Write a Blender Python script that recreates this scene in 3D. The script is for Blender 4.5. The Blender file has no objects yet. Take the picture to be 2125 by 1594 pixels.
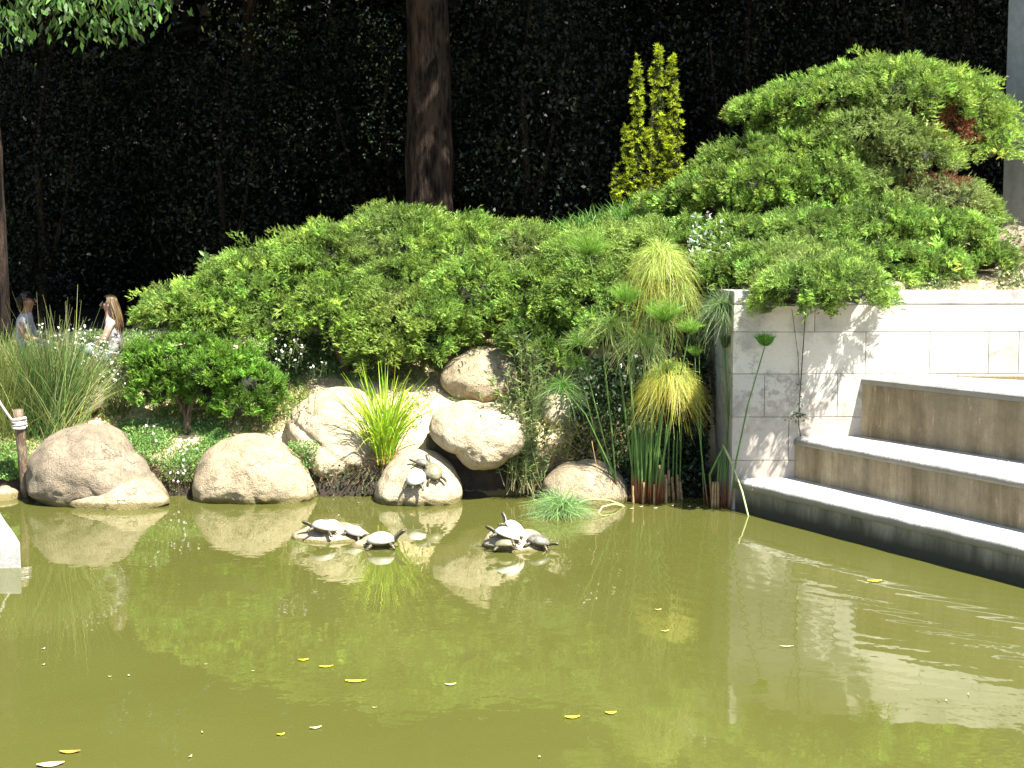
import bpy, bmesh, math, random
import numpy as np
from mathutils import Vector, Matrix, noise
random.seed(7)
rng = np.random.default_rng(11)
scene = bpy.context.scene
COL = scene.collection

# ------------------------------------------------------------------ camera
FPX = 3070.0; PITCH = math.atan(277.0/FPX); CAMZ = 2.7
cam_d = bpy.data.cameras.new('camera'); cam = bpy.data.objects.new('camera', cam_d); COL.objects.link(cam)
cam_d.sensor_width = 36.0; cam_d.lens = FPX/2125.0*36.0; cam_d.clip_start = 0.1; cam_d.clip_end = 2000
cam.location = (0, 0, CAMZ); cam.rotation_euler = (math.radians(90)-PITCH, 0, 0)
scene.camera = cam
# ------------------------------------------------------------------ light
SUN_TO = Vector((.465, -.45, 1.0)).normalized()
wd = bpy.data.worlds.new('World'); scene.world = wd; wd.use_nodes = True
nt = wd.node_tree; nt.nodes.clear()
sky = nt.nodes.new('ShaderNodeTexSky'); sky.sky_type = 'NISHITA'; sky.sun_disc = False
sky.sun_elevation = math.asin(SUN_TO.z); sky.sun_rotation = math.atan2(SUN_TO.x, SUN_TO.y)
bg = nt.nodes.new('ShaderNodeBackground'); bg.inputs[1].default_value = 0.075
wo = nt.nodes.new('ShaderNodeOutputWorld')
nt.links.new(sky.outputs[0], bg.inputs[0]); nt.links.new(bg.outputs[0], wo.inputs[0])
sl = bpy.data.lights.new('sun', 'SUN'); sl.energy = 5.0; sl.angle = math.radians(.5); sl.color = (1, .95, .86)
so = bpy.data.objects.new('sun', sl); COL.objects.link(so)
so.rotation_euler = (-SUN_TO).to_track_quat('-Z', 'Y').to_euler(); so.location = (8, -5, 20)
vs = scene.view_settings; vs.view_transform = 'Standard'; vs.look = 'None'; vs.gamma = 1; vs.use_curve_mapping = False
vs.exposure = 1.9
scene.cycles.max_bounces = 6; scene.cycles.transparent_max_bounces = 4

# ------------------------------------------------------------------ helpers
def W(px, py, Y):
    "point of the world seen at a place of the photograph, at distance Y"
    a = (px-1062.5)/FPX; b = (797-py)/FPX
    fy = math.cos(PITCH)+b*math.sin(PITCH); fz = -math.sin(PITCH)+b*math.cos(PITCH)
    return Vector((a*Y/fy, Y, CAMZ+fz*Y/fy))
def WZ(px, py, z):
    b = (797-py)/FPX
    fy = math.cos(PITCH)+b*math.sin(PITCH); fz = -math.sin(PITCH)+b*math.cos(PITCH)
    return W(px, py, (z-CAMZ)/fz*fy)
def tag(o, label=None, cat=None, group=None, kind=None):
    if label: o['label'] = label
    if cat: o['category'] = cat
    if group: o['group'] = group
    if kind: o['kind'] = kind
    return o
def empty(name, loc=(0, 0, 0), rz=0, label=None, cat=None, group=None):
    o = bpy.data.objects.new(name, None); COL.objects.link(o); o.location = loc; o.rotation_euler = (0, 0, rz)
    o.empty_display_size = .1
    return tag(o, label, cat, group)
def link(name, me, mat=None, parent=None, smooth=False):
    if mat is not None and not me.materials: me.materials.append(mat)
    o = bpy.data.objects.new(name, me); COL.objects.link(o)
    if parent is not None:
        o.parent = parent
        bpy.context.view_layer.update() if False else None
        o.matrix_parent_inverse = Matrix.Translation(parent.location).inverted() if parent.rotation_euler[2] == 0 else (Matrix.Translation(parent.location) @ Matrix.Rotation(parent.rotation_euler[2], 4, 'Z')).inverted()
    if smooth: me.polygons.foreach_set('use_smooth', [True]*len(me.polygons))
    return o
def bm_obj(name, bm, mat, parent=None, smooth=False):
    me = bpy.data.meshes.new(name); bm.to_mesh(me); bm.free(); return link(name, me, mat, parent, smooth)
class Soup:
    "loose faces of k corners with a colour each"
    def __init__(s, k): s.k = k; s.v = []; s.c = []
    def add(s, verts, cols):           # verts (N,k,3) cols (N,3)
        s.v.append(np.asarray(verts, dtype=np.float32).reshape(-1, 3))
        c = np.asarray(cols, dtype=np.float32)
        if c.ndim == 2: c = np.repeat(c[:, None, :], s.k, 1)
        s.c.append(c.reshape(-1, 3))
    def build(s, name, mat, parent=None, kind=None):
        v = np.concatenate(s.v); c = np.concatenate(s.c); n = len(v); f = n//s.k
        me = bpy.data.meshes.new(name)
        me.vertices.add(n); me.vertices.foreach_set('co', v.ravel())
        me.loops.add(n); me.loops.foreach_set('vertex_index', np.arange(n, dtype=np.int32))
        me.polygons.add(f); me.polygons.foreach_set('loop_start', np.arange(0, n, s.k, dtype=np.int32))
        me.polygons.foreach_set('loop_total', np.full(f, s.k, dtype=np.int32))
        at = me.color_attributes.new('tint', 'FLOAT_COLOR', 'POINT')
        at.data.foreach_set('color', np.concatenate([c, np.ones((n, 1), np.float32)], 1).ravel())
        me.update(calc_edges=True)
        o = link(name, me, mat, parent)
        if kind: o['kind'] = kind
        return o
def unit(v): return v/np.maximum(np.linalg.norm(v, axis=-1, keepdims=True), 1e-9)
def rnd_dirs(n):
    return unit(rng.normal(size=(n, 3)))
def needles(soup, P, D, L, Wd, C, side=None):
    "thin triangles from P along D"
    n = len(P)
    if side is None: side = unit(np.cross(D, rnd_dirs(n)))
    h = side*(np.asarray(Wd).reshape(-1, 1)*.5)
    tip = P+D*np.asarray(L).reshape(-1, 1)
    soup.add(np.stack([P-h, P+h, tip], 1), C)
def leaves(soup, P, D, L, Wd, C, side=None):
    "diamond leaves, slightly folded"
    n = len(P); L = np.asarray(L).reshape(-1, 1); Wd = np.asarray(Wd).reshape(-1, 1)
    if side is None: side = unit(np.cross(D, rnd_dirs(n)))
    up = np.cross(side, D)
    m = P+D*L*.45-up*L*.05
    soup.add(np.stack([P, m-side*Wd*.5, P+D*L, m+side*Wd*.5], 1), C)
def ribbons(soup, pts, wid, side, C):
    "pts (N,S,3) wid (S,) or (N,S) side (N,3)"
    N, S, _ = pts.shape
    wid = np.broadcast_to(np.asarray(wid, dtype=float), (N, S))[:, :, None]
    a = pts-side[:, None, :]*wid*.5; b = pts+side[:, None, :]*wid*.5
    q = np.stack([a[:, :-1], b[:, :-1], b[:, 1:], a[:, 1:]], 2)   # N,S-1,4,3
    soup.add(q.reshape(-1, 4, 3), np.repeat(C, S-1, 0) if C.ndim == 2 else C.reshape(-1, 3))
def arcs(P, D, L, droop, S=5):
    "curves that start at P along D and bend under their weight"
    t = np.linspace(0, 1, S)[None, :, None]; L = np.asarray(L).reshape(-1, 1, 1); dr = np.asarray(droop).reshape(-1, 1, 1)
    p = P[:, None, :]+D[:, None, :]*L*t
    p = p+np.array([0, 0, -1.])*dr*L*t*t
    return p
def jit(base, n, s=.15, hue=.08):
    base = np.asarray(base, dtype=float)
    if base.ndim == 1: base = np.repeat(base[None], n, 0)
    return np.clip(base*np.exp(rng.normal(0, s, (n, 1)))*(1+rng.normal(0, hue, (n, 3))), .001, .9)
def tube(bm, pts, rads, seg=8, closed=True):
    rings = []
    pts = [Vector(p) for p in pts]
    ref = Vector((.3, .8, .1))
    for i, p in enumerate(pts):
        d = (pts[min(i+1, len(pts)-1)]-pts[max(i-1, 0)]).normalized()
        a = d.cross(ref).normalized()
        if a.length < .1: a = d.cross(Vector((1, 0, 0))).normalized()
        b = d.cross(a)
        rings.append([bm.verts.new(p+(a*math.cos(k*2*math.pi/seg)+b*math.sin(k*2*math.pi/seg))*rads[i]) for k in range(seg)])
    for r0, r1 in zip(rings, rings[1:]):
        for k in range(seg): bm.faces.new((r0[k], r0[(k+1) % seg], r1[(k+1) % seg], r1[k]))
    if closed:
        bm.faces.new(rings[0][::-1]); bm.faces.new(rings[-1])
    return rings
def sstep(a, b, x):
    t = np.clip((np.asarray(x, dtype=float)-a)/(b-a), 0, 1); return t*t*(3-2*t)
def fn(x, y, s=1., o=0.):
    "cheap smooth noise from crossed waves"
    x = x*s+o; y = y*s+o*1.7
    return (np.sin(x*1.0+1.3*np.sin(y*.9))+np.sin(y*1.27+1.1*np.sin(x*1.1+2))+.5*np.sin(x*2.3-y*1.9)+.5*np.sin(x*1.7+y*2.9+1))/3.

# ------------------------------------------------------------------ materials
def mat_new(name):
    m = bpy.data.materials.new(name); m.use_nodes = True
    nt = m.node_tree; b = nt.nodes['Principled BSDF']; return m, nt, b
def N(nt, t, **kw):
    n = nt.nodes.new(t)
    for k, v in kw.items():
        if k in n.inputs: n.inputs[k].default_value = v
        else: setattr(n, k, v)
    return n
def coords(nt, scale=(1, 1, 1), kind='Object'):
    tc = N(nt, 'ShaderNodeTexCoord'); mp = N(nt, 'ShaderNodeMapping'); mp.inputs['Scale'].default_value = scale
    nt.links.new(tc.outputs[kind], mp.inputs[0]); return mp.outputs[0]
def ntex(nt, vec, scale, detail=4, rough=.55):
    n = N(nt, 'ShaderNodeTexNoise'); n.inputs['Scale'].default_value = scale; n.inputs['Detail'].default_value = detail
    n.inputs['Roughness'].default_value = rough; nt.links.new(vec, n.inputs['Vector']); return n.outputs[0]
def ramp(nt, fac, stops):
    r = N(nt, 'ShaderNodeValToRGB'); e = r.color_ramp.elements
    while len(e) < len(stops): e.new(.5)
    for el, (p, c) in zip(e, stops):
        el.position = p; el.color = (c[0], c[1], c[2], 1) if hasattr(c, '__len__') else (c, c, c, 1)
    nt.links.new(fac, r.inputs[0]); return r.outputs[0]
def mix(nt, fac, a, b, mode='MIX'):
    m = N(nt, 'ShaderNodeMix', data_type='RGBA', blend_type=mode)
    for s, v in ((m.inputs[0], fac), (m.inputs[6], a), (m.inputs[7], b)):
        if isinstance(v, bpy.types.NodeSocket): nt.links.new(v, s)
        elif hasattr(v, '__len__'): s.default_value = (*v[:3], 1)
        else: s.default_value = v
    return m.outputs[2]
def bump(nt, b, h, strength, dist):
    n = N(nt, 'ShaderNodeBump'); n.inputs['Strength'].default_value = strength; n.inputs['Distance'].default_value = dist
    nt.links.new(h, n.inputs['Height']); nt.links.new(n.outputs[0], b.inputs['Normal']); return n
def foliage_mat(name, rough=.5, trans=.35, spec=.4):
    m, nt, b = mat_new(name)
    a = N(nt, 'ShaderNodeAttribute', attribute_name='tint')
    nt.links.new(a.outputs['Color'], b.inputs['Base Color']); b.inputs['Roughness'].default_value = rough
    b.inputs['Specular IOR Level'].default_value = spec
    t = N(nt, 'ShaderNodeBsdfTranslucent'); ms = N(nt, 'ShaderNodeMixShader'); ms.inputs[0].default_value = trans
    g = N(nt, 'ShaderNodeGamma'); g.inputs[1].default_value = .9
    nt.links.new(a.outputs['Color'], g.inputs[0]); nt.links.new(g.outputs[0], t.inputs[0])
    nt.links.new(b.outputs[0], ms.inputs[1]); nt.links.new(t.outputs[0], ms.inputs[2])
    nt.links.new(ms.outputs[0], nt.nodes['Material Output'].inputs[0]); return m
def tint_mat(name, rough=.7):
    m, nt, b = mat_new(name)
    a = N(nt, 'ShaderNodeAttribute', attribute_name='tint')
    nt.links.new(a.outputs['Color'], b.inputs['Base Color']); b.inputs['Roughness'].default_value = rough; return m
def plain(name, col, rough=.6, var=.15, scale=8., bmp=0.):
    m, nt, b = mat_new(name); v = coords(nt)
    n = ntex(nt, v, scale)
    c = ramp(nt, n, [(.3, [x*(1-var) for x in col]), (.7, [min(1, x*(1+var)) for x in col])])
    nt.links.new(c, b.inputs['Base Color']); b.inputs['Roughness'].default_value = rough
    if bmp: bump(nt, b, ntex(nt, v, scale*6), bmp, .01)
    return m
M = {}
M['foliage'] = foliage_mat('foliage', .5, .35, .35)
M['gloss_leaf'] = foliage_mat('gloss_leaf', .32, .2, .6)
M['shade_leaf'] = foliage_mat('shade_leaf', .45, .1, .2)
M['grass'] = foliage_mat('grass_blades', .45, .4, .4)
M['petal'] = foliage_mat('petal', .6, .3, .2)
def bark_mat(name, c0, c1, sc=9):
    m, nt, b = mat_new(name); v = coords(nt, (1, 1, .18)); n = ntex(nt, v, sc, 6, .7)
    nt.links.new(ramp(nt, n, [(.40, c0), (.66, c1)]), b.inputs['Base Color']); b.inputs['Roughness'].default_value = .95; b.inputs['Specular IOR Level'].default_value = .15
    bump(nt, b, n, 1., .10); return m
M['bark'] = bark_mat('dark_bark', (.003, .002, .0015), (.060, .042, .030))
M['wood'] = bark_mat('grey_wood', (.16, .11, .07), (.42, .33, .23), 22)
M['twig'] = bark_mat('twig', (.10, .07, .045), (.3, .24, .17), 30)
M['stalk'] = plain('papyrus_stalk', (.085, .17, .035), .4, .35, 6)
def _stalk():
    m = M['stalk']; nt = m.node_tree; b = nt.nodes['Principled BSDF']; src = b.inputs['Base Color'].links[0].from_socket
    g = N(nt, 'ShaderNodeNewGeometry'); sx = N(nt, 'ShaderNodeSeparateXYZ'); nt.links.new(g.outputs['Position'], sx.inputs[0])
    ad = N(nt, 'ShaderNodeMath', operation='MULTIPLY_ADD'); nt.links.new(ntex(nt, coords(nt), 3., 3), ad.inputs[0]); ad.inputs[1].default_value = -.36; nt.links.new(sx.outputs[2], ad.inputs[2])
    nt.links.new(mix(nt, ramp(nt, ad.outputs[0], [(.0, 1), (.12, 0)]), src, (.20, .07, .025)), b.inputs['Base Color'])
_stalk()
M['stalk_dry'] = plain('dry_stalk', (.30, .20, .09), .7, .4, 25)
M['litter'] = plain('needle_litter', (.020, .024, .010), .95, .4, 20, .6)

def granite(name, c_lo, c_hi, warm, moss=.3, wetz=.022):
    m, nt, b = mat_new(name); v = coords(nt)
    big = ntex(nt, v, 2.2, 5, .6); sp = ntex(nt, v, 60, 3, .7); mid = ntex(nt, v, 11, 6, .65)
    c = ramp(nt, big, [(.3, c_lo), (.5, warm), (.72, c_hi)])
    c = mix(nt, .55, c, ramp(nt, mid, [(.3, (.35, .32, .28)), (.5, (.9, .88, .85)), (.75, (1.1, 1.08, 1.02))]), 'MULTIPLY')
    c = mix(nt, .6, c, ramp(nt, sp, [(.36, (.35, .31, .27)), (.46, (1, 1, 1)), (.62, (1.05, 1.03, .98)), (.7, (1.25, 1.2, 1.12))]), 'MULTIPLY')
    # dark lichen speckle
    li = ntex(nt, v, 26, 4, .8)
    m2 = N(nt, 'ShaderNodeMath', operation='MULTIPLY')
    nt.links.new(ramp(nt, li, [(.56, 0), (.63, 1)]), m2.inputs[0]); nt.links.new(ramp(nt, ntex(nt, v, 3.1, 2), [(.48, 0), (.62, moss)]), m2.inputs[1])
    c = mix(nt, m2.outputs[0], c, (.10, .085, .06))
    vo = N(nt, 'ShaderNodeTexVoronoi', feature='DISTANCE_TO_EDGE'); vo.inputs['Scale'].default_value = 1.7
    ds = N(nt, 'ShaderNodeTexNoise'); ds.inputs['Scale'].default_value = 3.5; ds.inputs['Detail'].default_value = 6; nt.links.new(v, ds.inputs['Vector'])
    va = N(nt, 'ShaderNodeVectorMath', operation='MULTIPLY_ADD'); nt.links.new(ds.outputs['Color'], va.inputs[0]); va.inputs[1].default_value = (.7, .7, .7); nt.links.new(v, va.inputs[2]); nt.links.new(va.outputs[0], vo.inputs['Vector'])
    ck = N(nt, 'ShaderNodeMath', operation='MULTIPLY'); nt.links.new(ramp(nt, vo.outputs['Distance'], [(.004, 1), (.018, 0)]), ck.inputs[0]); nt.links.new(ramp(nt, ntex(nt, v, 1.9, 2), [(.49, 0), (.60, .5)]), ck.inputs[1])
    c = mix(nt, ck.outputs[0], c, (.07, .055, .035))
    c = mix(nt, ramp(nt, ntex(nt, v, 4.2, 4, .7), [(.60, 0), (.68, .45)]), c, (.30, .20, .11))
    # wet and algae band just above the water
    g = N(nt, 'ShaderNodeNewGeometry'); sx = N(nt, 'ShaderNodeSeparateXYZ'); nt.links.new(g.outputs['Position'], sx.inputs[0])
    ad = N(nt, 'ShaderNodeMath', operation='MULTIPLY_ADD'); nt.links.new(mid, ad.inputs[0]); ad.inputs[1].default_value = -.10 if wetz > .02 else -.03
    nt.links.new(sx.outputs[2], ad.inputs[2])
    wet = ramp(nt, ad.outputs[0], [(.0, 1), (wetz, 0)])
    c = mix(nt, wet, c, (.17, .14, .05))
    nt.links.new(c, b.inputs['Base Color']); b.inputs['Roughness'].default_value = .85
    hh = N(nt, 'ShaderNodeMath', operation='ADD'); nt.links.new(mid, hh.inputs[0]); nt.links.new(sp, hh.inputs[1])
    h2 = N(nt, 'ShaderNodeMath', operation='SUBTRACT'); nt.links.new(hh.outputs[0], h2.inputs[0]); nt.links.new(ck.outputs[0], h2.inputs[1])
    bump(nt, b, h2.outputs[0], .9, .035)
    return m
M['rock_shade_tint'] = granite('shade_tinted_granite', (.03, .022, .015), (.08, .06, .04), (.05, .036, .024), .5)  # granite darkened in its colour to stand in for shade under the overhang
M['rock_grey'] = granite('grey_granite', (.17, .14, .10), (.40, .34, .25), (.28, .23, .16), .9)
M['rock_tan'] = granite('tan_granite', (.27, .22, .14), (.52, .44, .30), (.40, .33, .215), .7)
M['rock_pale'] = granite('pale_granite', (.38, .31, .20), (.64, .56, .40), (.52, .44, .30), .4)
M['rock_bask'] = granite('basking_granite', (.38, .31, .21), (.60, .52, .38), (.50, .41, .28), .2, .012)

def concrete(name, base, stain, streak, dark_top=False, algae=False):
    m, nt, b = mat_new(name); v = coords(nt); vz = coords(nt, (1, 1, .12))
    n1 = ntex(nt, v, 1.6, 5); n2 = ntex(nt, vz, 3.2, 7, .72); n3 = ntex(nt, v, 70, 3, .7); n4 = ntex(nt, v, 5, 6, .7)
    c = mix(nt, ramp(nt, n2, [(.38, 0), (.62, streak)]), base, stain)
    c = mix(nt, ramp(nt, ntex(nt, coords(nt, (1, 1, .35)), 1.1, 6, .7), [(.42, 0), (.62, .6)]), c, [x*.55 for x in base])
    c = mix(nt, ramp(nt, ntex(nt, coords(nt, (1, 1, .2)), 13, 5, .8), [(.60, 0), (.68, .5 if streak > .6 else .1)]), c, [x*1.5 for x in base])
    c = mix(nt, .6, c, ramp(nt, n4, [(.3, (.55, .53, .5)), (.55, (1, 1, 1))]), 'MULTIPLY')
    c = mix(nt, .35, c, ramp(nt, n3, [(.35, (.6, .58, .55)), (.5, (1, 1, 1)), (.65, (1.1, 1.1, 1.1))]), 'MULTIPLY')
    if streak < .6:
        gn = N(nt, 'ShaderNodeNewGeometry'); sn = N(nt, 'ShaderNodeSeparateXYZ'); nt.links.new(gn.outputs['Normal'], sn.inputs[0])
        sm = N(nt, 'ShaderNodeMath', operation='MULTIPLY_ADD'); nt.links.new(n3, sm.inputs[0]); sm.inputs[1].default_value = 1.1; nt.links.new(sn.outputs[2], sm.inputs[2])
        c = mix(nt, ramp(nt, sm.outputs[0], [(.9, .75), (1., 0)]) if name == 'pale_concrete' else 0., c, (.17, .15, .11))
    if algae:
        g = N(nt, 'ShaderNodeNewGeometry'); sx = N(nt, 'ShaderNodeSeparateXYZ'); nt.links.new(g.outputs['Position'], sx.inputs[0])
        ad = N(nt, 'ShaderNodeMath', operation='MULTIPLY_ADD'); nt.links.new(n2, ad.inputs[0]); ad.inputs[1].default_value = -.14
        nt.links.new(sx.outputs[2], ad.inputs[2])
        c = mix(nt, ramp(nt, ad.outputs[0], [(.0, 1), (.17, .0)]), c, (.038, .036, .022))
    nt.links.new(c, b.inputs['Base Color']); b.inputs['Roughness'].default_value = .8
    hh = N(nt, 'ShaderNodeMath', operation='ADD'); nt.links.new(n4, hh.inputs[0]); nt.links.new(n3, hh.inputs[1])
    bump(nt, b, hh.outputs[0], .35, .01); return m
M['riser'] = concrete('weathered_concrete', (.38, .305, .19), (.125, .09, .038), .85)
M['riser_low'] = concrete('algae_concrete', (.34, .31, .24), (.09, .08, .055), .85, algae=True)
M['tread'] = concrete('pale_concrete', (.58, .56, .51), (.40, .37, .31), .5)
M['slab'] = concrete('grey_concrete', (.42, .42, .40), (.2, .19, .17), .5)
M['panel'] = concrete('panel_concrete', (.24, .28, .32), (.22, .26, .30), .3)

def wall_stone():
    m, nt, b = mat_new('white_limestone'); v = coords(nt, (1, 1, 1))
    oi = N(nt, 'ShaderNodeObjectInfo')
    n1 = ntex(nt, v, 2.3, 5, .6); n3 = ntex(nt, v, 55, 3, .7); n4 = ntex(nt, v, 9, 6, .75)
    c = mix(nt, oi.outputs['Random'], (.52, .49, .43), (.40, .385, .34))
    c = mix(nt, ramp(nt, n1, [(.50, 0), (.62, .6)]), c, (.26, .25, .225))
    k = N(nt, 'ShaderNodeMath', operation='MULTIPLY')
    nt.links.new(ramp(nt, n4, [(.5, 0), (.62, 1)]), k.inputs[0]); nt.links.new(ramp(nt, ntex(nt, v, 1.1, 2), [(.45, 0), (.58, .75)]), k.inputs[1])
    c = mix(nt, k.outputs[0], c, (.20, .19, .175))
    # damp grime low on the wall
    g = N(nt, 'ShaderNodeNewGeometry'); sx = N(nt, 'ShaderNodeSeparateXYZ'); nt.links.new(g.outputs['Position'], sx.inputs[0])
    ad = N(nt, 'ShaderNodeMath', operation='MULTIPLY_ADD'); nt.links.new(n4, ad.inputs[0]); ad.inputs[1].default_value = -2.2; nt.links.new(sx.outputs[2], ad.inputs[2])
    c = mix(nt, ramp(nt, ad.outputs[0], [(.0, .5), (.15, 0)]), c, (.30, .25, .21))
    c = mix(nt, .3, c, ramp(nt, n3, [(.35, (.7, .68, .65)), (.5, (1, 1, 1))]), 'MULTIPLY')
    nt.links.new(c, b.inputs['Base Color']); b.inputs['Roughness'].default_value = .8
    bump(nt, b, n4, .3, .008); return m
M['wall'] = wall_stone()
M['joint'] = plain('mortar', (.34, .32, .29), .9)

def ground_mat():
    m, nt, b = mat_new('sandy_soil'); v = coords(nt)
    n1 = ntex(nt, v, 1.4, 5); n2 = ntex(nt, v, 14, 5, .7); n3 = ntex(nt, v, 70, 3, .7)
    c = ramp(nt, n1, [(.3, (.42, .32, .18)), (.55, (.58, .47, .29)), (.75, (.62, .53, .36))])
    c = mix(nt, .6, c, ramp(nt, n2, [(.3, (.5, .45, .4)), (.5, (1, 1, 1)), (.7, (1.1, 1.08, 1.05))]), 'MULTIPLY')
    c = mix(nt, .4, c, ramp(nt, n3, [(.35, (.55, .5, .45)), (.5, (1, 1, 1))]), 'MULTIPLY')
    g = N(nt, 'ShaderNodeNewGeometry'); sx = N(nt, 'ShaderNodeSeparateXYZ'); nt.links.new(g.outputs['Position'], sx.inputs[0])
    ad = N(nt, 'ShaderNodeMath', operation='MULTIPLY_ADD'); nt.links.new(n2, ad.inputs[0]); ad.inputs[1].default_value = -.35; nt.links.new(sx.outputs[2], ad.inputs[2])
    c = mix(nt, ramp(nt, ad.outputs[0], [(.0, 1), (.42, 0)]), c, (.024, .016, .009))      # damp earth of the bank, with the shade of the hollows painted in
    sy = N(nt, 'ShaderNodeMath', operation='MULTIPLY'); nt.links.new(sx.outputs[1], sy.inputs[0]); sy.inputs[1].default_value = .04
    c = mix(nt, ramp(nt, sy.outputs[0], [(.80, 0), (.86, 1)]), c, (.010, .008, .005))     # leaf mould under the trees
    nt.links.new(c, b.inputs['Base Color']); b.inputs['Roughness'].default_value = .95
    bump(nt, b, n2, .6, .04); return m
M['ground'] = ground_mat()

def water_mat():
    m, nt, b = mat_new('green_pond_water'); v = coords(nt)
    n0 = ntex(nt, v, .35, 3)
    nt.links.new(ramp(nt, n0, [(.3, (.070, .072, .016)), (.7, (.081, .085, .021))]), b.inputs['Base Color'])
    b.inputs['Roughness'].default_value = .02; b.inputs['IOR'].default_value = 1.42
    a = ntex(nt, coords(nt, (1, .8, 1)), 2.4, 3, .55)
    a2 = ntex(nt, coords(nt, (1, .7, 1)), 11, 2, .5)
    amp = ramp(nt, ntex(nt, v, .45, 2), [(.42, .25), (.62, 1.0)])
    # arcs of ripples running out from the foot of the steps
    w = N(nt, 'ShaderNodeTexWave', wave_type='RINGS', rings_direction='SPHERICAL'); w.inputs['Scale'].default_value = 1.5
    w.inputs['Distortion'].default_value = 1.6; w.inputs['Detail'].default_value = 2; w.inputs['Detail Scale'].default_value = .8
    tc = N(nt, 'ShaderNodeTexCoord'); mp = N(nt, 'ShaderNodeMapping'); mp.inputs['Location'].default_value = (-5.4, -14.5, 0)
    nt.links.new(tc.outputs['Object'], mp.inputs[0]); nt.links.new(mp.outputs[0], w.inputs[0])
    ln = N(nt, 'ShaderNodeVectorMath', operation='LENGTH'); nt.links.new(mp.outputs[0], ln.inputs[0])
    sc_ = N(nt, 'ShaderNodeMath', operation='MULTIPLY'); nt.links.new(ln.outputs['Value'], sc_.inputs[0]); sc_.inputs[1].default_value = .1
    msk = ramp(nt, sc_.outputs[0], [(.25, .0), (.38, .16), (.52, .12), (.68, 0)])
    wm = N(nt, 'ShaderNodeMath', operation='MULTIPLY'); nt.links.new(w.outputs['Fac'], wm.inputs[0]); nt.links.new(msk, wm.inputs[1])
    m1 = N(nt, 'ShaderNodeMath', operation='MULTIPLY'); nt.links.new(a2, m1.inputs[0]); m1.inputs[1].default_value = .12
    s1 = N(nt, 'ShaderNodeMath', operation='ADD'); nt.links.new(a, s1.inputs[0]); nt.links.new(m1.outputs[0], s1.inputs[1])
    m2 = N(nt, 'ShaderNodeMath', operation='MULTIPLY'); nt.links.new(s1.outputs[0], m2.inputs[0]); nt.links.new(amp, m2.inputs[1])
    s2 = N(nt, 'ShaderNodeMath', operation='ADD'); nt.links.new(m2.outputs[0], s2.inputs[0]); nt.links.new(wm.outputs[0], s2.inputs[1])
    bump(nt, b, s2.outputs[0], 1.0, .0055)
    return m
M['water'] = water_mat()

# ------------------------------------------------------------------ ground
SHORE = 16.15
def H(X, Y):
    X = np.asarray(X, dtype=float); Y = np.asarray(Y, dtype=float)
    sh = SHORE+.12*fn(X, Y*0, 1.7)+.05*fn(X, Y*0, 5., 3)
    d = Y-sh
    zl = np.interp(d, [-3, -.6, -.05, .08, .25, .85, 2.45, 4., 8., 14, 16, 30, 60], [-.7, -.6, -.12, .12, .34, .62, 1.22, 1.38, 1.5, 1.6, 3, 11, 14])
    zm = np.interp(d, [-3, -.6, -.05, .08, .25, .70, 1.15, 1.9, 3.4, 5., 14, 16, 30, 60], [-.7, -.6, -.12, .10, .32, .66, .99, 1.16, 1.9, 2.3, 2.4, 3.4, 11, 14])
    zr = np.interp(d, [-3, -.6, -.05, .08, .3, .6, 1.3, 2.6, 5., 14, 16, 30, 60], [-.7, -.6, -.12, .08, .35, .9, 1.9, 2.35, 2.7, 2.8, 3.8, 11, 14])
    zt = np.interp(Y, [15.5, 18.5, 22, 31, 46, 76], [2.18, 2.75, 2.8, 2.9, 11, 14])
    a = sstep(-3.6, -2.2, X); b_ = sstep(.3, 1.3, X)
    z = zl*(1-a)+zm*a; z = z*(1-b_)+zr*b_
    z = np.where((X > 2.5) & (Y > 15.5), zt, z)
    z = np.where((X > 2.5) & (Y <= 15.5), -.7, z)
    z = np.where((X > 7.5) & (Y <= 15.5), 1.2, z)
    z = np.maximum(z, np.interp(X, [-60, -14, -12.5], [1.5, 1.1, -.7]))
    z = np.maximum(z, np.interp(Y, [-60, .4, 1.2], [1.1, 1.0, -.7]))
    nz = np.where(z > 0, .035*fn(X, Y, 3.1, 1)+.018*fn(X, Y, 9., 5)+.01*fn(X, Y, 23., 2), 0)
    return z+nz*np.where((X > 2.3) & (Y < 15.8), 0, 1)
def axis(a, b, step, lo, hi):
    mid = np.arange(a, b+1e-6, step); g = 1.35; l = []; s = step*2; x = a
    while x > lo: x -= s; s *= g; l.append(max(x, lo))
    r = []; s = step*2; x = b
    while x < hi: x += s; s *= g; r.append(min(x, hi))
    return np.array(l[::-1]+list(mid)+r)
gx = axis(-7.5, 7.6, .08, -400, 400); gy = axis(15.3, 21.5, .07, -400, 400)
gx = np.unique(np.sort(np.concatenate([gx, [2.49, 2.51, 7.49, 7.51]]))); gy = np.unique(np.sort(np.concatenate([gy, [15.49, 15.51, .4, 1.2]])))
XX, YY = np.meshgrid(gx, gy); ZZ = H(XX, YY)
nx, ny = len(gx), len(gy)
vv = np.stack([XX, YY, ZZ], -1).reshape(-1, 3)
ii = np.arange(nx*ny).reshape(ny, nx)
ff = np.stack([ii[:-1, :-1], ii[:-1, 1:], ii[1:, 1:], ii[1:, :-1]], -1).reshape(-1, 4)
me = bpy.data.meshes.new('ground'); me.from_pydata(vv.tolist(), [], ff.tolist())
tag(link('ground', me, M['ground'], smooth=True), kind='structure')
bm = bmesh.new()
for p in ((-14, .2), (12, .2), (12, 17.5), (-14, 17.5)): bm.verts.new((p[0], p[1], 0))
bm.faces.new(bm.verts); tag(bm_obj('pond_water', bm, M['water']), kind='structure')

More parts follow.
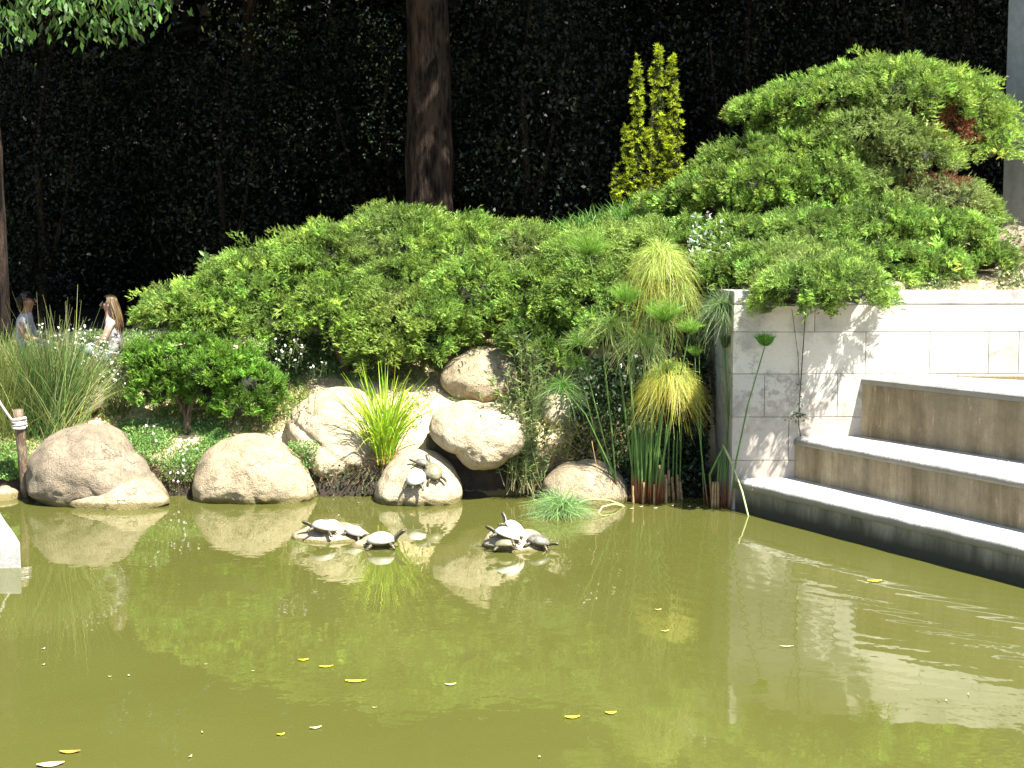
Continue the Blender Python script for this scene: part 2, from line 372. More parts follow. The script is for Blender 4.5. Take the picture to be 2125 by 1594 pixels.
# ------------------------------------------------------------------ rocks
def rock(name, poly, Y, depth, mat, label, seed=0, lean=.35, dy=.06, sub=5, power=2.3, group='boulders along the pond edge', below=.25, cracks=()):
    "poly: outline in photograph pixels; gets its own depth, lean and relief"
    P = [W(x, y, Y) for x, y in poly]
    cx = (min(p.x for p in P)+max(p.x for p in P))/2; cz = (min(p.z for p in P)+max(p.z for p in P))/2
    ang = np.array([math.atan2(p.z-cz, p.x-cx) for p in P]); rad = np.array([math.hypot(p.x-cx, p.z-cz) for p in P])
    o = np.argsort(ang); ang = ang[o]; rad = rad[o]
    ang = np.concatenate([[ang[-1]-2*math.pi], ang, [ang[0]+2*math.pi]]); rad = np.concatenate([[rad[-1]], rad, [rad[0]]])
    zmin = min(p.z for p in P)
    bm = bmesh.new(); bmesh.ops.create_icosphere(bm, subdivisions=sub, radius=1)
    size = rad.mean()
    for v in bm.verts:
        d = v.co.normalized(); th = math.atan2(d.z, d.x); s = math.hypot(d.x, d.z)
        R = float(np.interp(th, ang, rad))
        k = 1/((s**power+abs(d.y)**power)**(1/power))
        x = d.x*k*R; z = d.z*k*R; y = d.y*k*depth
        y += lean*z
        n = noise.fractal(Vector((d.x*1.5+seed*7.1, d.y*1.5, d.z*1.5+seed)), 1., 2., 4)
        n2 = noise.fractal(Vector((x*6+seed*3, y*6, z*6)), 1., 2., 5)
        f = 1+dy*n; y *= 1+dy*2*n
        if d.y > 0: f = 1
        q = Vector((x*f, y, z*f))+d*(n2*.035*size*(.4+.6*abs(d.y)))
        for (px, pz, ax, az, wd_, dp) in cracks:
            dd = (q.x-px)*az-(q.z-pz)*ax
            if d.y < .2: q -= d*dp*math.exp(-(dd/wd_)**2)
        if zmin < .03 and q.z+cz < zmin+.03: q.z -= below*min(1, (zmin+.03-(q.z+cz))/.05)*.5
        v.co = q
    ob = bm_obj(name, bm, mat, None, True); ob.location = (cx, Y+lean*(size*.4), cz)
    return tag(ob, label, 'rock', group)
R = {}
R[1] = rock('boulder', [(60, 985), (66, 945), (90, 912), (125, 893), (170, 887), (215, 891), (240, 905), (265, 940), (305, 990), (350, 1042), (340, 1056), (250, 1062), (170, 1060), (100, 1045), (65, 1020)], 15.95, .62, M['rock_grey'],
     'largest grey brown boulder with a diagonal crack, standing in the water beside the wooden post', 1, .3, .04, 6, cracks=())
R['1b'] = rock('rock_slab', [(132, 1042), (190, 1022), (262, 998), (285, 996), (325, 1020), (352, 1043), (330, 1056), (220, 1062), (150, 1055)], 15.52, .26, M['rock_tan'],
     'low pale wedge of rock in front of the largest boulder at the waterline', 2, .5, .03, 5)
R[2] = rock('boulder', [(400, 1015), (408, 970), (430, 935), (465, 915), (508, 907), (550, 915), (600, 945), (640, 990), (658, 1030), (640, 1046), (560, 1052), (470, 1048), (410, 1040)], 16.1, .55, M['rock_tan'],
     'rounded tan boulder at the waterline, second from the left, stained brown', 3, .38, .05, 6)
R[3] = rock('boulder', [(593, 890), (600, 862), (640, 828), (700, 809), (745, 818), (775, 850), (795, 900), (790, 950), (740, 985), (670, 1002), (640, 975), (612, 930)], 16.75, .55, M['rock_pale'],
     'pale sunlit boulder striped by the shadow of the bright green sedge', 4, .45, .06, 6, cracks=((-.34, .1, .8, -.55, .03, .025),))
R[4] = rock('boulder', [(778, 1028), (790, 990), (815, 958), (850, 942), (890, 942), (925, 960), (950, 990), (960, 1025), (955, 1046), (900, 1052), (830, 1052), (785, 1046)], 15.95, .5, M['rock_pale'],
     'smooth pale dome of rock in the water carrying three basking turtles', 5, .45, .03, 6)
R[5] = rock('boulder', [(890, 890), (898, 862), (930, 847), (1000, 842), (1060, 850), (1100, 875), (1105, 915), (1060, 948), (1010, 972), (990, 970), (945, 940), (900, 915)], 16.15, .5, M['rock_pale'],
     'pale angular boulder overhanging the dark hollow behind the turtle dome', 6, .30, .03, 6)
R[6] = rock('boulder', [(885, 900), (910, 895), (1000, 900), (1085, 915), (1110, 960), (1100, 1046), (1000, 1050), (930, 1046), (895, 970)], 16.55, .42, M['rock_shade_tint'],
     'boulder coloured dark for the shade beneath the overhanging pale boulder', 7, .1, .05, 5)
R[7] = rock('boulder', [(914, 792), (922, 762), (958, 738), (1020, 725), (1062, 730), (1082, 765), (1080, 805), (1030, 826), (975, 832), (935, 818)], 17.45, .42, M['rock_tan'],
     'flat grey boulder lying highest on the bare slope under the juniper', 8, .45, .05, 5)
R[8] = rock('boulder', [(1128, 1005), (1150, 980), (1200, 964), (1250, 966), (1290, 990), (1305, 1030), (1290, 1050), (1200, 1052), (1140, 1040)], 15.95, .42, M['rock_tan'],
     'low tan boulder at the waterline beside the left papyrus stems', 9, .4, .04, 5)
R[9] = rock('boulder', [(1120, 850), (1135, 815), (1170, 803), (1205, 820), (1212, 865), (1180, 890), (1135, 885)], 17.1, .25, M['rock_pale'],
     'small pale boulder half hidden behind the tall weeds', 10, .4, .04, 4)
R[10] = rock('boulder', [(133, 835), (145, 808), (175, 800), (205, 808), (216, 835), (200, 853), (150, 853)], 17.3, .2, M['rock_grey'],
     'small grey boulder behind the daisies, right of the tall rushes', 11, .4, .05, 4)
R[11] = rock('boulder', [(-30, 1030), (-10, 1017), (20, 1014), (48, 1030), (45, 1044), (0, 1048), (-30, 1044)], 16.1, .3, M['rock_tan'],
     'low flat rock at the left picture edge beside the post foot', 12, .5, .04, 4)
R[12] = rock('turtle_rock', [(600, 1116), (625, 1104), (660, 1096), (700, 1096), (735, 1103), (768, 1116), (762, 1126), (690, 1132), (615, 1126)], 13.75, .3, M['rock_bask'],
     'flat pale rock just above the water carrying two turtles', 13, .9, .03, 5, group='basking rocks in the pond', power=2.)
R[13] = rock('turtle_rock', [(722, 1136), (745, 1127), (780, 1124), (810, 1128), (832, 1141), (825, 1150), (780, 1153), (735, 1148)], 13.35, .2, M['rock_bask'],
     'smallest flat rock in the pond, under the turtle with its head raised', 14, .9, .03, 4, group='basking rocks in the pond', power=2.)
R[14] = rock('turtle_rock', [(1002, 1130), (1012, 1114), (1045, 1106), (1090, 1108), (1130, 1122), (1142, 1138), (1135, 1152), (1080, 1160), (1025, 1153)], 13.3, .26, M['rock_bask'],
     'flat pinkish rock in the pond carrying a pile of four turtles', 15, .8, .03, 5, group='basking rocks in the pond', power=2.)
rock('boulder', [(2045, 500), (2055, 482), (2090, 476), (2140, 480), (2160, 500), (2130, 520), (2075, 522)], 17.6, .35, M['rock_grey'], 'grey brown rock at the right picture edge below the concrete panel', 16, .4, .05, 4, group='rocks on the raised terrace')
rock('boulder', [(1818, 602), (1822, 590), (1850, 586), (1874, 590), (1876, 603), (1850, 610)], 15.85, .2, M['rock_grey'], 'small flat stone on the terrace just behind the wall coping', 17, .2, .04, 4, group='rocks on the raised terrace')

# ------------------------------------------------------------------ wall, steps, slabs
def box_bm(bm, x0, x1, y0, y1, z0, z1, bev=.0):
    vs_ = [bm.verts.new((x, y, z)) for x in (x0, x1) for y in (y0, y1) for z in (z0, z1)]
    f = [(0, 1, 3, 2), (4, 6, 7, 5), (0, 4, 5, 1), (2, 3, 7, 6), (0, 2, 6, 4), (1, 5, 7, 3)]
    fs = [bm.faces.new([vs_[i] for i in q]) for q in f]
    if bev: bmesh.ops.bevel(bm, geom=list({e for fa in fs for e in fa.edges}), offset=bev, segments=2, affect='EDGES', profile=.5)
def boxo(name, x0, x1, y0, y1, z0, z1, mat, parent, bev=.006):
    bm = bmesh.new(); box_bm(bm, x0, x1, y0, y1, z0, z1, bev); return bm_obj(name, bm, mat, parent)
WX, WY = 2.29, 15.3
wall = empty('retaining_wall', (WX, WY, 0), label='pale limestone retaining wall of large blocks, behind the stone steps', cat='wall')
G = .0015
def stone(x0, x1, z0, z1, pr=0.):
    boxo('stone_block', x0+G, x1-G, WY-pr, WY+.34, z0+G, z1-G, M['wall'], wall, .007)
def Xat(px, Y=WY): return W(px, 700, Y).x
stone(WX, 12, -.6, .52)
courses = [(.52, .975, [WX, Xat(1640), Xat(1900), Xat(2200), 7.5, 9.6, 12]), (.975, 1.425, [WX, Xat(1588), Xat(1740), Xat(1990), 5.6, 7.2, 9, 12]),
           (1.425, 1.862, [WX, Xat(1797), Xat(1930), Xat(2052), Xat(2115), 6.2, 7.3, 9.2, 12]), (1.862, 2.145, [WX, Xat(1690), Xat(2250), 8.8, 12])]
for z0, z1, xs in courses:
    for i, (a, b_) in enumerate(zip(xs, xs[1:])): stone(a, b_, z0, z1, random.choice([0, .002, .004]))
for a, b_ in ((WX, Xat(1566)), (Xat(1566), Xat(1860)), (Xat(1860), 6.4), (6.4, 9), (9, 12)):
    boxo('coping_stone', a+G, b_-G, WY-.006, WY+.38, 2.145+G, 2.285, M['wall'], wall, .012)
for j, (y0, y1) in enumerate(((WY+.35, 16.5), (16.5, 17.6), (17.6, 18.8))):
    for z0, z1 in ((-.6, .52), (.52, 1.425), (1.425, 2.145)):
        boxo('stone_block', WX+.004, WX+.32, y0+G, y1-G, z0+G, z1-G, M['wall'], wall, .006)
    boxo('coping_stone', WX, WX+.34, y0+.035+G, y1-G+.03, 2.145+G, 2.28, M['wall'], wall, .01)
boxo('mortar_core', WX+.015, 11.9, WY+.02, WY+.32, -.55, 2.13, M['joint'], wall, 0)
boxo('mortar_core', WX+.02, WX+.30, WY+.335, 18.7, -.55, 2.13, M['joint'], wall, 0)

def step(z, x0, r, z_in, back, mat_r, nm_label, cap=.085, low=-.7, base_drop=None):
    "one tread slab with rounded nose on a riser block; plan: nose line X=x0+r*(15.3-Y)"
    YE = 3.5; n = Vector((-1, -r)).normalized()
    def plan(off):
        a = (x0-off*1.0, WY-.002); b_ = (x0-off+r*(WY-YE), YE); return a, b_
    for nm, off, zt, zb, mat, rad in (('tread_slab', 0, z, z-cap, M['tread'], .06), ('riser_block', -.014, z-cap-.003, low, mat_r, 0)):
        a, b_ = plan(off)
        pts = [a, b_, (14, YE), (14, WY-.002)]
        # subdivide the nose edge a little so that it is not ruler straight
        K = 60; edge = [Vector((a[0]+(b_[0]-a[0])*k/K, a[1]+(b_[1]-a[1])*k/K)) for k in range(K+1)]
        rows = []
        prof = [(0., zb)]
        if rad:
            for q in range(6):
                t = q/5*math.pi/2; prof.append((rad*(1-math.cos(t)), zt-rad+rad*math.sin(t)))
        else: prof.append((0., zt))
        bm = bmesh.new()
        for k, e in enumerate(edge):
            w = .006*math.sin(k*1.7+z*9)+.004*math.sin(k*4.1)
            rows.append([bm.verts.new((e.x+p+w*(1 if rad else .5), e.y+p*r, zz+(.003*math.sin(k*2.3+zz*5) if (rad and 0 < i < len(prof)-1) else 0))) for i, (p, zz) in enumerate(prof)])
        for r0, r1 in zip(rows, rows[1:]):
            for i in range(len(prof)-1): bm.faces.new((r0[i], r0[i+1], r1[i+1], r1[i]))
        tb = [bm.verts.new((14, YE, zt)), bm.verts.new((14, WY-.002, zt))]
        bb = [bm.verts.new((14, YE, zb)), bm.verts.new((14, WY-.002, zb))]
        bm.faces.new([rw[-1] for rw in rows]+tb); bm.faces.new([rw[0] for rw in rows][::-1]+bb[::-1])
        bm.faces.new(rows[0][::-1]+[bb[1], tb[1]][::1]) if False else None
        bm.faces.new([rows[0][i] for i in range(len(prof))]+[tb[1], bb[1]])
        bm.faces.new([rows[-1][i] for i in range(len(prof)-1, -1, -1)]+[bb[0], tb[0]])
        bmesh.ops.recalc_face_normals(bm, faces=bm.faces)
        ob = bm_obj(nm, bm, mat, steps, False)
        if rad:
            for p in ob.data.polygons: p.use_smooth = len(p.vertices) == 4 and abs(p.normal.z) < .999
steps = empty('stone_steps', (4, 12, 0), label='three wide pale stone steps going down into the pond from the wall', cat='steps')
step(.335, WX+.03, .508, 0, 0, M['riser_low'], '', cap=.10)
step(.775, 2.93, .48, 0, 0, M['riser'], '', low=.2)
# the top step carries a shallow water channel against the wall
def top_step():
    z = 1.405; x0 = 3.62; r = .56; YE = 3.5
    a = Vector((x0, WY-.002)); b_ = Vector((x0+r*(WY-YE), YE)); K = 60
    back = [W(1925, 776, 15.295), W(2000, 779, 15.17), W(2125, 787, 14.97)]
    bk = [Vector((4.33, WY-.002)), Vector((4.75, 15.02)), Vector((5.25, 14.68)), Vector((7.5, 13.4)), Vector((14, 11.5))]
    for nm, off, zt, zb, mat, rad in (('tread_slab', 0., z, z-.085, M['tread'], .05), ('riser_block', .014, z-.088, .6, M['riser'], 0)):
        bm = bmesh.new(); rows = []
        prof = [(0., zb)]+([(rad*(1-math.cos(q/5*math.pi/2)), zt-rad+rad*math.sin(q/5*math.pi/2)) for q in range(6)] if rad else [(0., zt)])
        for k in range(K+1):
            e = a.lerp(b_, k/K); w = .006*math.sin(k*1.9)+.004*math.sin(k*3.7)
            rows.append([bm.verts.new((e.x+off+p+w*(1 if rad else .5), e.y+p*r, zz)) for p, zz in prof])
        for r0, r1 in zip(rows, rows[1:]):
            for i in range(len(prof)-1): bm.faces.new((r0[i], r0[i+1], r1[i+1], r1[i]))
        tp = [bm.verts.new((14, YE, zt))]+[bm.verts.new((p.x, p.y, zt)) for p in bk[::-1]]
        bt = [bm.verts.new((14, YE, zb))]+[bm.verts.new((p.x, p.y, zb)) for p in bk[::-1]]
        bm.faces.new([rw[-1] for rw in rows]+tp); bm.faces.new(([rw[0] for rw in rows]+bt)[::-1])
        for i in range(len(tp)-1): bm.faces.new((tp[i], bt[i], bt[i+1], tp[i+1]))
        bm.faces.new(rows[0]+[tp[-1], bt[-1]]); bm.faces.new(rows[-1][::-1]+[bt[0], tp[0]])
        bmesh.ops.recalc_face_normals(bm, faces=bm.faces); bmesh.ops.triangulate(bm, faces=[f for f in bm.faces if len(f.verts) > 8])
        bm_obj(nm, bm, mat, steps)
    bm = bmesh.new()
    f = bm.faces.new([bm.verts.new((p[0], p[1], 1.0)) for p in ((4.3, 15.29), (14, 15.29), (14, 11.3), (7.5, 13.2), (5.2, 14.5), (4.7, 14.9))])
    tag(bm_obj('channel_bed', bm, plain('channel_algae', (.16, .11, .02), .7, .6, 9)), kind='structure')
    bm = bmesh.new()
    f = bm.faces.new([bm.verts.new((p[0], p[1], 1.399)) for p in ((4.3, 15.29), (14, 15.29), (14, 11.3), (7.5, 13.2), (5.2, 14.5), (4.7, 14.9))])
    m, nt, b = mat_new('golden_channel_water'); v = coords(nt)
    nt.links.new(ramp(nt, ntex(nt, v, 30, 4, .7), [(.42, (.04, .028, .004)), (.62, (.16, .12, .03))]), b.inputs['Base Color']); b.inputs['Roughness'].default_value = .5; b.inputs['Specular IOR Level'].default_value = .2
    bump(nt, b, ntex(nt, v, 18, 2), .6, .01)
    tag(bm_obj('channel_water', bm, m), kind='structure')
top_step()

def prism(name, pts, z0, z1, mat, label, cat, bev=.02, group=None):
    bm = bmesh.new(); lo = [bm.verts.new((p[0], p[1], z0)) for p in pts]; hi = [bm.verts.new((p[0], p[1], z1)) for p in pts]
    bm.faces.new(lo[::-1]); bm.faces.new(hi); n = len(pts)
    for i in range(n): bm.faces.new((lo[i], lo[(i+1) % n], hi[(i+1) % n], hi[i]))
    bmesh.ops.recalc_face_normals(bm, faces=bm.faces)
    bmesh.ops.bevel(bm, geom=bm.edges[:], offset=bev, segments=3, affect='EDGES', profile=.6)
    bmesh.ops.subdivide_edges(bm, edges=[e for e in bm.edges if e.calc_length() > .2], cuts=3, use_grid_fill=True)
    for v in bm.verts: v.co += Vector(noise.noise_vector(v.co*9))*.006
    return tag(bm_obj(name, bm, mat, None), label, cat, group)
p0 = WZ(42, 1125, .225); p1 = WZ(-2, 1060, .225)
prism('stone_slab', [(p0.x, p0.y), (p1.x, p1.y), (p1.x-1.2, p1.y-.2), (p0.x-1.3, p0.y-.05)], -.5, .225, M['slab'], 'nearest pale concrete slab jutting over the water at the left picture edge', 'slab', .015, 'concrete slabs at the pond edge')
p0 = W(13, 968, 16.3)
prism('stone_slab', [(p0.x, 16.3), (p0.x-.1, 16.9), (p0.x-1.4, 16.9), (p0.x-1.3, 16.3)], -.05, p0.z, M['slab'], 'smaller pale concrete slab behind, left of the wooden post', 'slab', .03, 'concrete slabs at the pond edge')

# tall concrete panel behind the big juniper, and shaded like the step risers
pc = W(2079, 474, 20.4)
u = Vector((.431, -.902)); nn = Vector((.902, .431))
pa = Vector((pc.x, pc.y)); pb = pa+u*1.15
prism('concrete_panel', [pa, pb, pb+nn*1.2, pa+nn*1.2], 2.3, 9.2, M['panel'], 'tall smooth blue grey concrete panel at the right picture edge', 'column', .01)

# wooden post with rope
post = empty('wooden_post', W(52, 1015, 16.15), label='leaning wooden post wound with white rope beside the largest boulder', cat='post')
bm = bmesh.new()
a, b_ = W(56, 1030, 16.1), W(37, 850, 16.0)
rg = tube(bm, [a+(b_-a)*t for t in np.linspace(0, 1, 9)], [.062, .060, .058, .058, .056, .055, .055, .054, .052], 12)
for v in bm.verts: v.co += Vector(noise.noise_vector(v.co*14))*.007
bm_obj('post_shaft', bm, M['wood'], post, True)
M['rope'] = plain('white_rope', (.62, .58, .55), .8, .25, 40, .5)
for k in range(5):
    c = a+(b_-a)*(.80+.022*k+.004*random.random()); bm = bmesh.new()
    tube(bm, [c+Vector((math.cos(t)*.068, math.sin(t)*.068, .012*math.sin(t*1+k*2))) for t in np.linspace(0, 2*math.pi, 17)], [.016]*17, 6)
    bm_obj('rope_turn', bm, M['rope'], post, True)
bm = bmesh.new(); q0 = a+(b_-a)*.86+Vector((-.05, -.04, 0)); q1 = W(-60, 700, 15.6)
tube(bm, [q0.lerp(q1, t)-Vector((0, 0, .10*math.sin(math.pi*t))) for t in np.linspace(0, 1, 12)], [.014]*12, 6)
tag(bm_obj('rope', bm, M['rope'], None, True), 'slack white rope running from the post up out of the left picture edge', 'rope')
def rope(px_pts, Y, r, label, sag=.03):
    bm = bmesh.new(); ps = [W(x, y, Y) for x, y in px_pts]; out = []
    for p, q in zip(ps, ps[1:]):
        for t in np.linspace(0, 1, 8)[:-1]: out.append(p.lerp(q, t)-Vector((0, 0, sag*math.sin(math.pi*t))))
    out.append(ps[-1]); tube(bm, out, [r]*len(out), 6)
    return tag(bm_obj('rope', bm, M['rope'], None, True), label, 'rope', 'white ropes behind the daisies')
rope([(160, 712), (188, 713), (268, 738)], 18.0, .012, 'white rope strung level towards the seated woman behind the daisies')
rope([(184, 713), (200, 740), (206, 765)], 17.95, .010, 'short white rope hanging down into the daisies')

# ------------------------------------------------------------------ junipers
def plumes(soup, P, A, Ln, C, tipC, K=40, NN=7, width=.42, nl=.042, nw=.011, flat=None, dark=None):
    """feathery branch tips: P roots (n,3), A axes (n,3), Ln lengths (n,), C colours (n,3)"""
    n = len(P)
    up = np.array([0, 0, 1.])+rng.normal(0, .35, (n, 3))
    B = unit(np.cross(A, up)); U = np.cross(B, A)
    t = (np.arange(K)+rng.random((n, K)))/K                     # n,K
    sgn = rng.choice([-1., 1.], (n, K))
    arch = .30
    pos = P[:, None]+A[:, None]*(Ln[:, None]*t)[..., None]+np.array([0, 0, -1.])*(arch*Ln[:, None]*t*t)[..., None]*1.
    outl = width*(1-t*.75)*np.sqrt(np.clip(t*4, 0, 1))
    side_amt = rng.random((n, K))*outl*Ln[:, None]*.55
    pos = pos+B[:, None]*(sgn*side_amt)[..., None]+U[:, None]*rng.normal(0, .03, (n, K))[..., None]+A[:, None]*(side_amt*.5)[..., None]
    sd = unit(A[:, None]*.9+B[:, None]*(sgn*.6)[..., None]+U[:, None]*rng.normal(.15, .35, (n, K))[..., None])
    sl_ = (.05+.06*(1-t))*np.exp(rng.normal(0, .2, (n, K)))
    s = (np.arange(NN)+.5)/NN
    q = pos[:, :, None]+sd[:, :, None]*(sl_[..., None]*s)[..., None]
    q = q.reshape(-1, 3); m = len(q)
    dd = unit(np.repeat(sd.reshape(-1, 3), NN, 0)*1.0+rnd_dirs(m)*.62)
    g = (t*.8+.2*rng.random((n, K)))[..., None]
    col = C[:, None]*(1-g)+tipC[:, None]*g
    col = col*np.exp(rng.normal(0, .16, (n, K, 1)))
    col = np.repeat(col.reshape(-1, 3), NN, 0)*np.exp(rng.normal(0, .12, (m, 1)))
    L = nl*np.exp(rng.normal(0, .25, m)); needles(soup, q, dd, L, nw*np.exp(rng.normal(0, .2, m)), np.clip(col, .002, .8))
def lobe_surface(c, r, n, zmin=-.45, front=.55):
    d = rnd_dirs(n*4); keep = (d[:, 2] > zmin) & ((d[:, 1] < front) | (d[:, 2] > .3)); d = d[keep][:n]
    return c+d*r, unit(d/r), d
def juniper(name, label, lobes, dens, base_c, tip_c, dead=(), parent=None, nK=44, ln=(.34, .62), stems=True, group='spreading junipers', upness=.16, cat='juniper', base=None, hole=(), nl=.040, nw=.010, NN=8, grey=()):
    lc = np.array([tuple(W(*l[:3])) for l in lobes]); lr = np.array([l[3:6] for l in lobes], dtype=float)
    root = base if base is not None else (float(lc[:, 0].mean()), float(lc[:, 1].mean()), float(H(lc[:, 0].mean(), lc[:, 1].mean())))
    e = empty(name, root, label=label, cat=cat, group=group)
    sp = Soup(3); P_, A_, L_, C_, T_ = [], [], [], [], []
    for c, r in zip(lc, lr):
        area = (r[0]*r[2]+r[0]*r[1]+r[1]*r[2])*2.6
        n = int(area*dens)
        p, nr, d = lobe_surface(c, r, n)
        # drop what lies deep inside another lobe
        ins = np.zeros(len(p), bool)
        for c2, r2 in zip(lc, lr):
            if c2 is c: continue
            ins |= (np.linalg.norm((p-c2)/r2, axis=1) < .78)
        p = p[~ins]; nr = nr[~ins]; n = len(p)
        hz = nr.copy(); hz[:, 2] = 0; hz = unit(hz)
        ax = unit(nr*.42+hz*.75+np.array([0, 0, upness])+rng.normal(0, .26, (n, 3)))
        L = rng.uniform(*ln, n)*min(1., r.min()*2.2)
        lead = rng.random(n) < .16; L = np.where(lead, L*1.35, L); P_.append(p-ax*(L*np.where(lead, .42, .62))[:, None]+rng.normal(0, .03, (n, 3))); A_.append(ax); L_.append(L)
    P_ = np.concatenate(P_); A_ = np.concatenate(A_); L_ = np.concatenate(L_); n = len(P_)
    hue = fn(P_[:, 0]+P_[:, 2], P_[:, 1]+P_[:, 2]*2, 3.3)
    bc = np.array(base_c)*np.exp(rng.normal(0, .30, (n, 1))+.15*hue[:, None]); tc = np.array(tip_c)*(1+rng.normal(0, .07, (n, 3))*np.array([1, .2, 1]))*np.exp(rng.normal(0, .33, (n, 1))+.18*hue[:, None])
    tips = P_+A_*L_[:, None]
    for (x, y, Yd, rr, cc) in grey:
        q = np.array(W(x, y, Yd)); w = np.exp(-(np.linalg.norm((tips-q)*np.array([1, .35, 1]), axis=1)/rr)**2)[:, None]
        bc = bc*(1-w)+np.array(cc)*.7*w; tc = tc*(1-w)+np.array(cc)*w
    for (x, y, Yd, rr) in dead:
        q = np.array(W(x, y, Yd)); m_ = (np.linalg.norm((tips-q)*np.array([1, .5, 1.3]), axis=1) < rr) & (rng.random(n) < .85)
        bc[m_] = np.array([.16, .055, .025]); tc[m_] = np.array([.26, .10, .05])*np.exp(rng.normal(0, .2, (m_.sum(), 1)))
    for (x, y, Yd, rr) in hole:
        q = np.array(W(x, y, Yd)); m_ = (np.linalg.norm((tips-q)*np.array([1, .5, 1.6]), axis=1) > rr)
        P_, A_, L_, bc, tc, tips = P_[m_], A_[m_], L_[m_], bc[m_], tc[m_], tips[m_]
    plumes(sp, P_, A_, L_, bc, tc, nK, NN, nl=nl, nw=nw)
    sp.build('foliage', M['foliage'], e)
    # inner mass of dead needles and twigs
    bm = bmesh.new()
    for k, (c, r) in enumerate(zip(lc, lr)):
        vsn = bmesh.ops.create_icosphere(bm, subdivisions=3, radius=1)['verts']
        for v in vsn:
            d = v.co.normalized(); f = .50+.25*noise.noise(d*3+Vector((k*3.1, 0, 0)))
            v.co = Vector((c[0]+d.x*r[0]*f, c[1]+d.y*r[1]*f, c[2]+d.z*r[2]*f-r[2]*.12))
    bm_obj('inner_twigs', bm, M['litter'], e, True)
    if stems:
        for k in range(min(9, len(lc))):
            c = lc[k]; gz = float(H(c[0], c[1])); a0 = Vector((root[0]*.45+c[0]*.55, root[1]*.4+c[1]*.6, min(gz, c[2])-.05)); b0 = Vector(c)+Vector((random.uniform(-.2, .2), -lr[k][1]*.6, lr[k][2]*.2))
            bm = bmesh.new(); mid = a0.lerp(b0, .5)+Vector((random.uniform(-.2, .2), random.uniform(-.1, .1), .1))
            tube(bm, [a0, a0.lerp(mid, .5), mid, mid.lerp(b0, .5), b0], [.05, .045, .035, .025, .012], 7); bm_obj('branch', bm, M['twig'], e, True)
    return e
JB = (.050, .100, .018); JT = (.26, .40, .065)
juniper('juniper', 'broad low mound of green juniper spreading across the middle of the bank', [
    (420, 640, 18.2, .70, .6, .30), (350, 655, 18.0, .35, .4, .16), (545, 600, 18.5, .75, .8, .46), (690, 556, 18.9, .75, .9, .56), (825, 533, 19.2, .85, 1., .62),
    (975, 548, 19.3, .85, 1., .58), (1090, 565, 19.0, .70, .9, .58), (860, 672, 17.8, .70, .6, .42), (700, 650, 18.0, .60, .6, .42),
    (560, 672, 17.9, .55, .5, .30), (440, 668, 17.9, .45, .4, .22), (985, 620, 18.1, .65, .6, .5), (1110, 625, 18.0, .55, .6, .48), (830, 610, 18.2, .55, .6, .40), (800, 725, 17.5, .38, .35, .22), (900, 720, 17.6, .32, .3, .2)],
    52, JB, JT, dead=((700, 615, 17.8, .16), (585, 660, 17.8, .10), (640, 690, 17.6, .14)), grey=((790, 500, 19, .35, (.25, .30, .12)), (1090, 505, 18.6, .28, (.20, .21, .09)), (820, 640, 17.6, .3, (.30, .36, .09))))
juniper('juniper', 'darker juniper hanging behind the papyrus, between the broad mound and the wall', [
    (1230, 560, 18.0, .55, .6, .40), (1200, 620, 17.6, .42, .45, .36), (1300, 520, 18.3, .6, .6, .3), (1400, 520, 17.9, .6, .6, .35), (1320, 600, 17.4, .45, .45, .36), (1430, 580, 17.2, .45, .45, .28), (1250, 690, 17.2, .3, .35, .25), (1470, 500, 17.9, .4, .5, .25)],
    62, JB, (.24, .38, .065), grey=((1290, 480, 18, .5, (.30, .42, .09)),))
juniper('juniper', 'small bright juniper tufts beside the highest flat boulder', [
    (1090, 715, 17.3, .26, .25, .18), (1150, 735, 17.1, .24, .25, .16), (1120, 680, 17.5, .26, .25, .15)], 90, (.05, .10, .016), (.13, .21, .035), ln=(.2, .32))
juniper('juniper', 'tall tiered juniper with rust brown dead patches, rising above the wall on the right', [
    (1850, 196, 19.3, 1.05, 1., .42), (1700, 212, 19.2, .75, .8, .26), (1600, 232, 19.1, .48, .5, .14), (1990, 225, 19.4, .50, .7, .36), (2050, 290, 19.2, .34, .5, .36), (1790, 282, 18.7, .70, .7, .30),
    (1660, 325, 18.6, .62, .6, .27), (1545, 318, 18.7, .40, .45, .14), (1880, 320, 18.5, .55, .6, .30), (1560, 385, 18.3, .75, .7, .26), (1700, 380, 18.2, .6, .6, .28), (1960, 415, 18.1, .50, .5, .26), (1840, 400, 18.2, .5, .5, .22), (1450, 400, 18.6, .4, .5, .16), (1390, 420, 18.6, .4, .4, .12),
    (2030, 440, 18.2, .25, .3, .16), (1640, 270, 19.1, .45, .5, .18), (1740, 335, 18.6, .5, .5, .25), (1500, 350, 18.8, .42, .5, .16), (1620, 370, 18.5, .5, .5, .2), (1580, 430, 18.0, .4, .4, .18), (1720, 430, 18.0, .5, .45, .18), (1500, 430, 18.1, .35, .4, .16)],
    54, JB, JT, dead=((1960, 262, 18.9, .32), (2000, 272, 18.8, .22), (1970, 375, 18.2, .28), (1920, 350, 18.2, .16), (1490, 345, 18.6, .08)), hole=((1640, 450, 17.6, .16), (1880, 385, 17.8, .18)),
    grey=((1960, 420, 17.9, .5, (.25, .28, .12)), (1800, 260, 18.4, .5, (.24, .32, .09)), (1850, 330, 18.2, .4, (.20, .25, .08))))
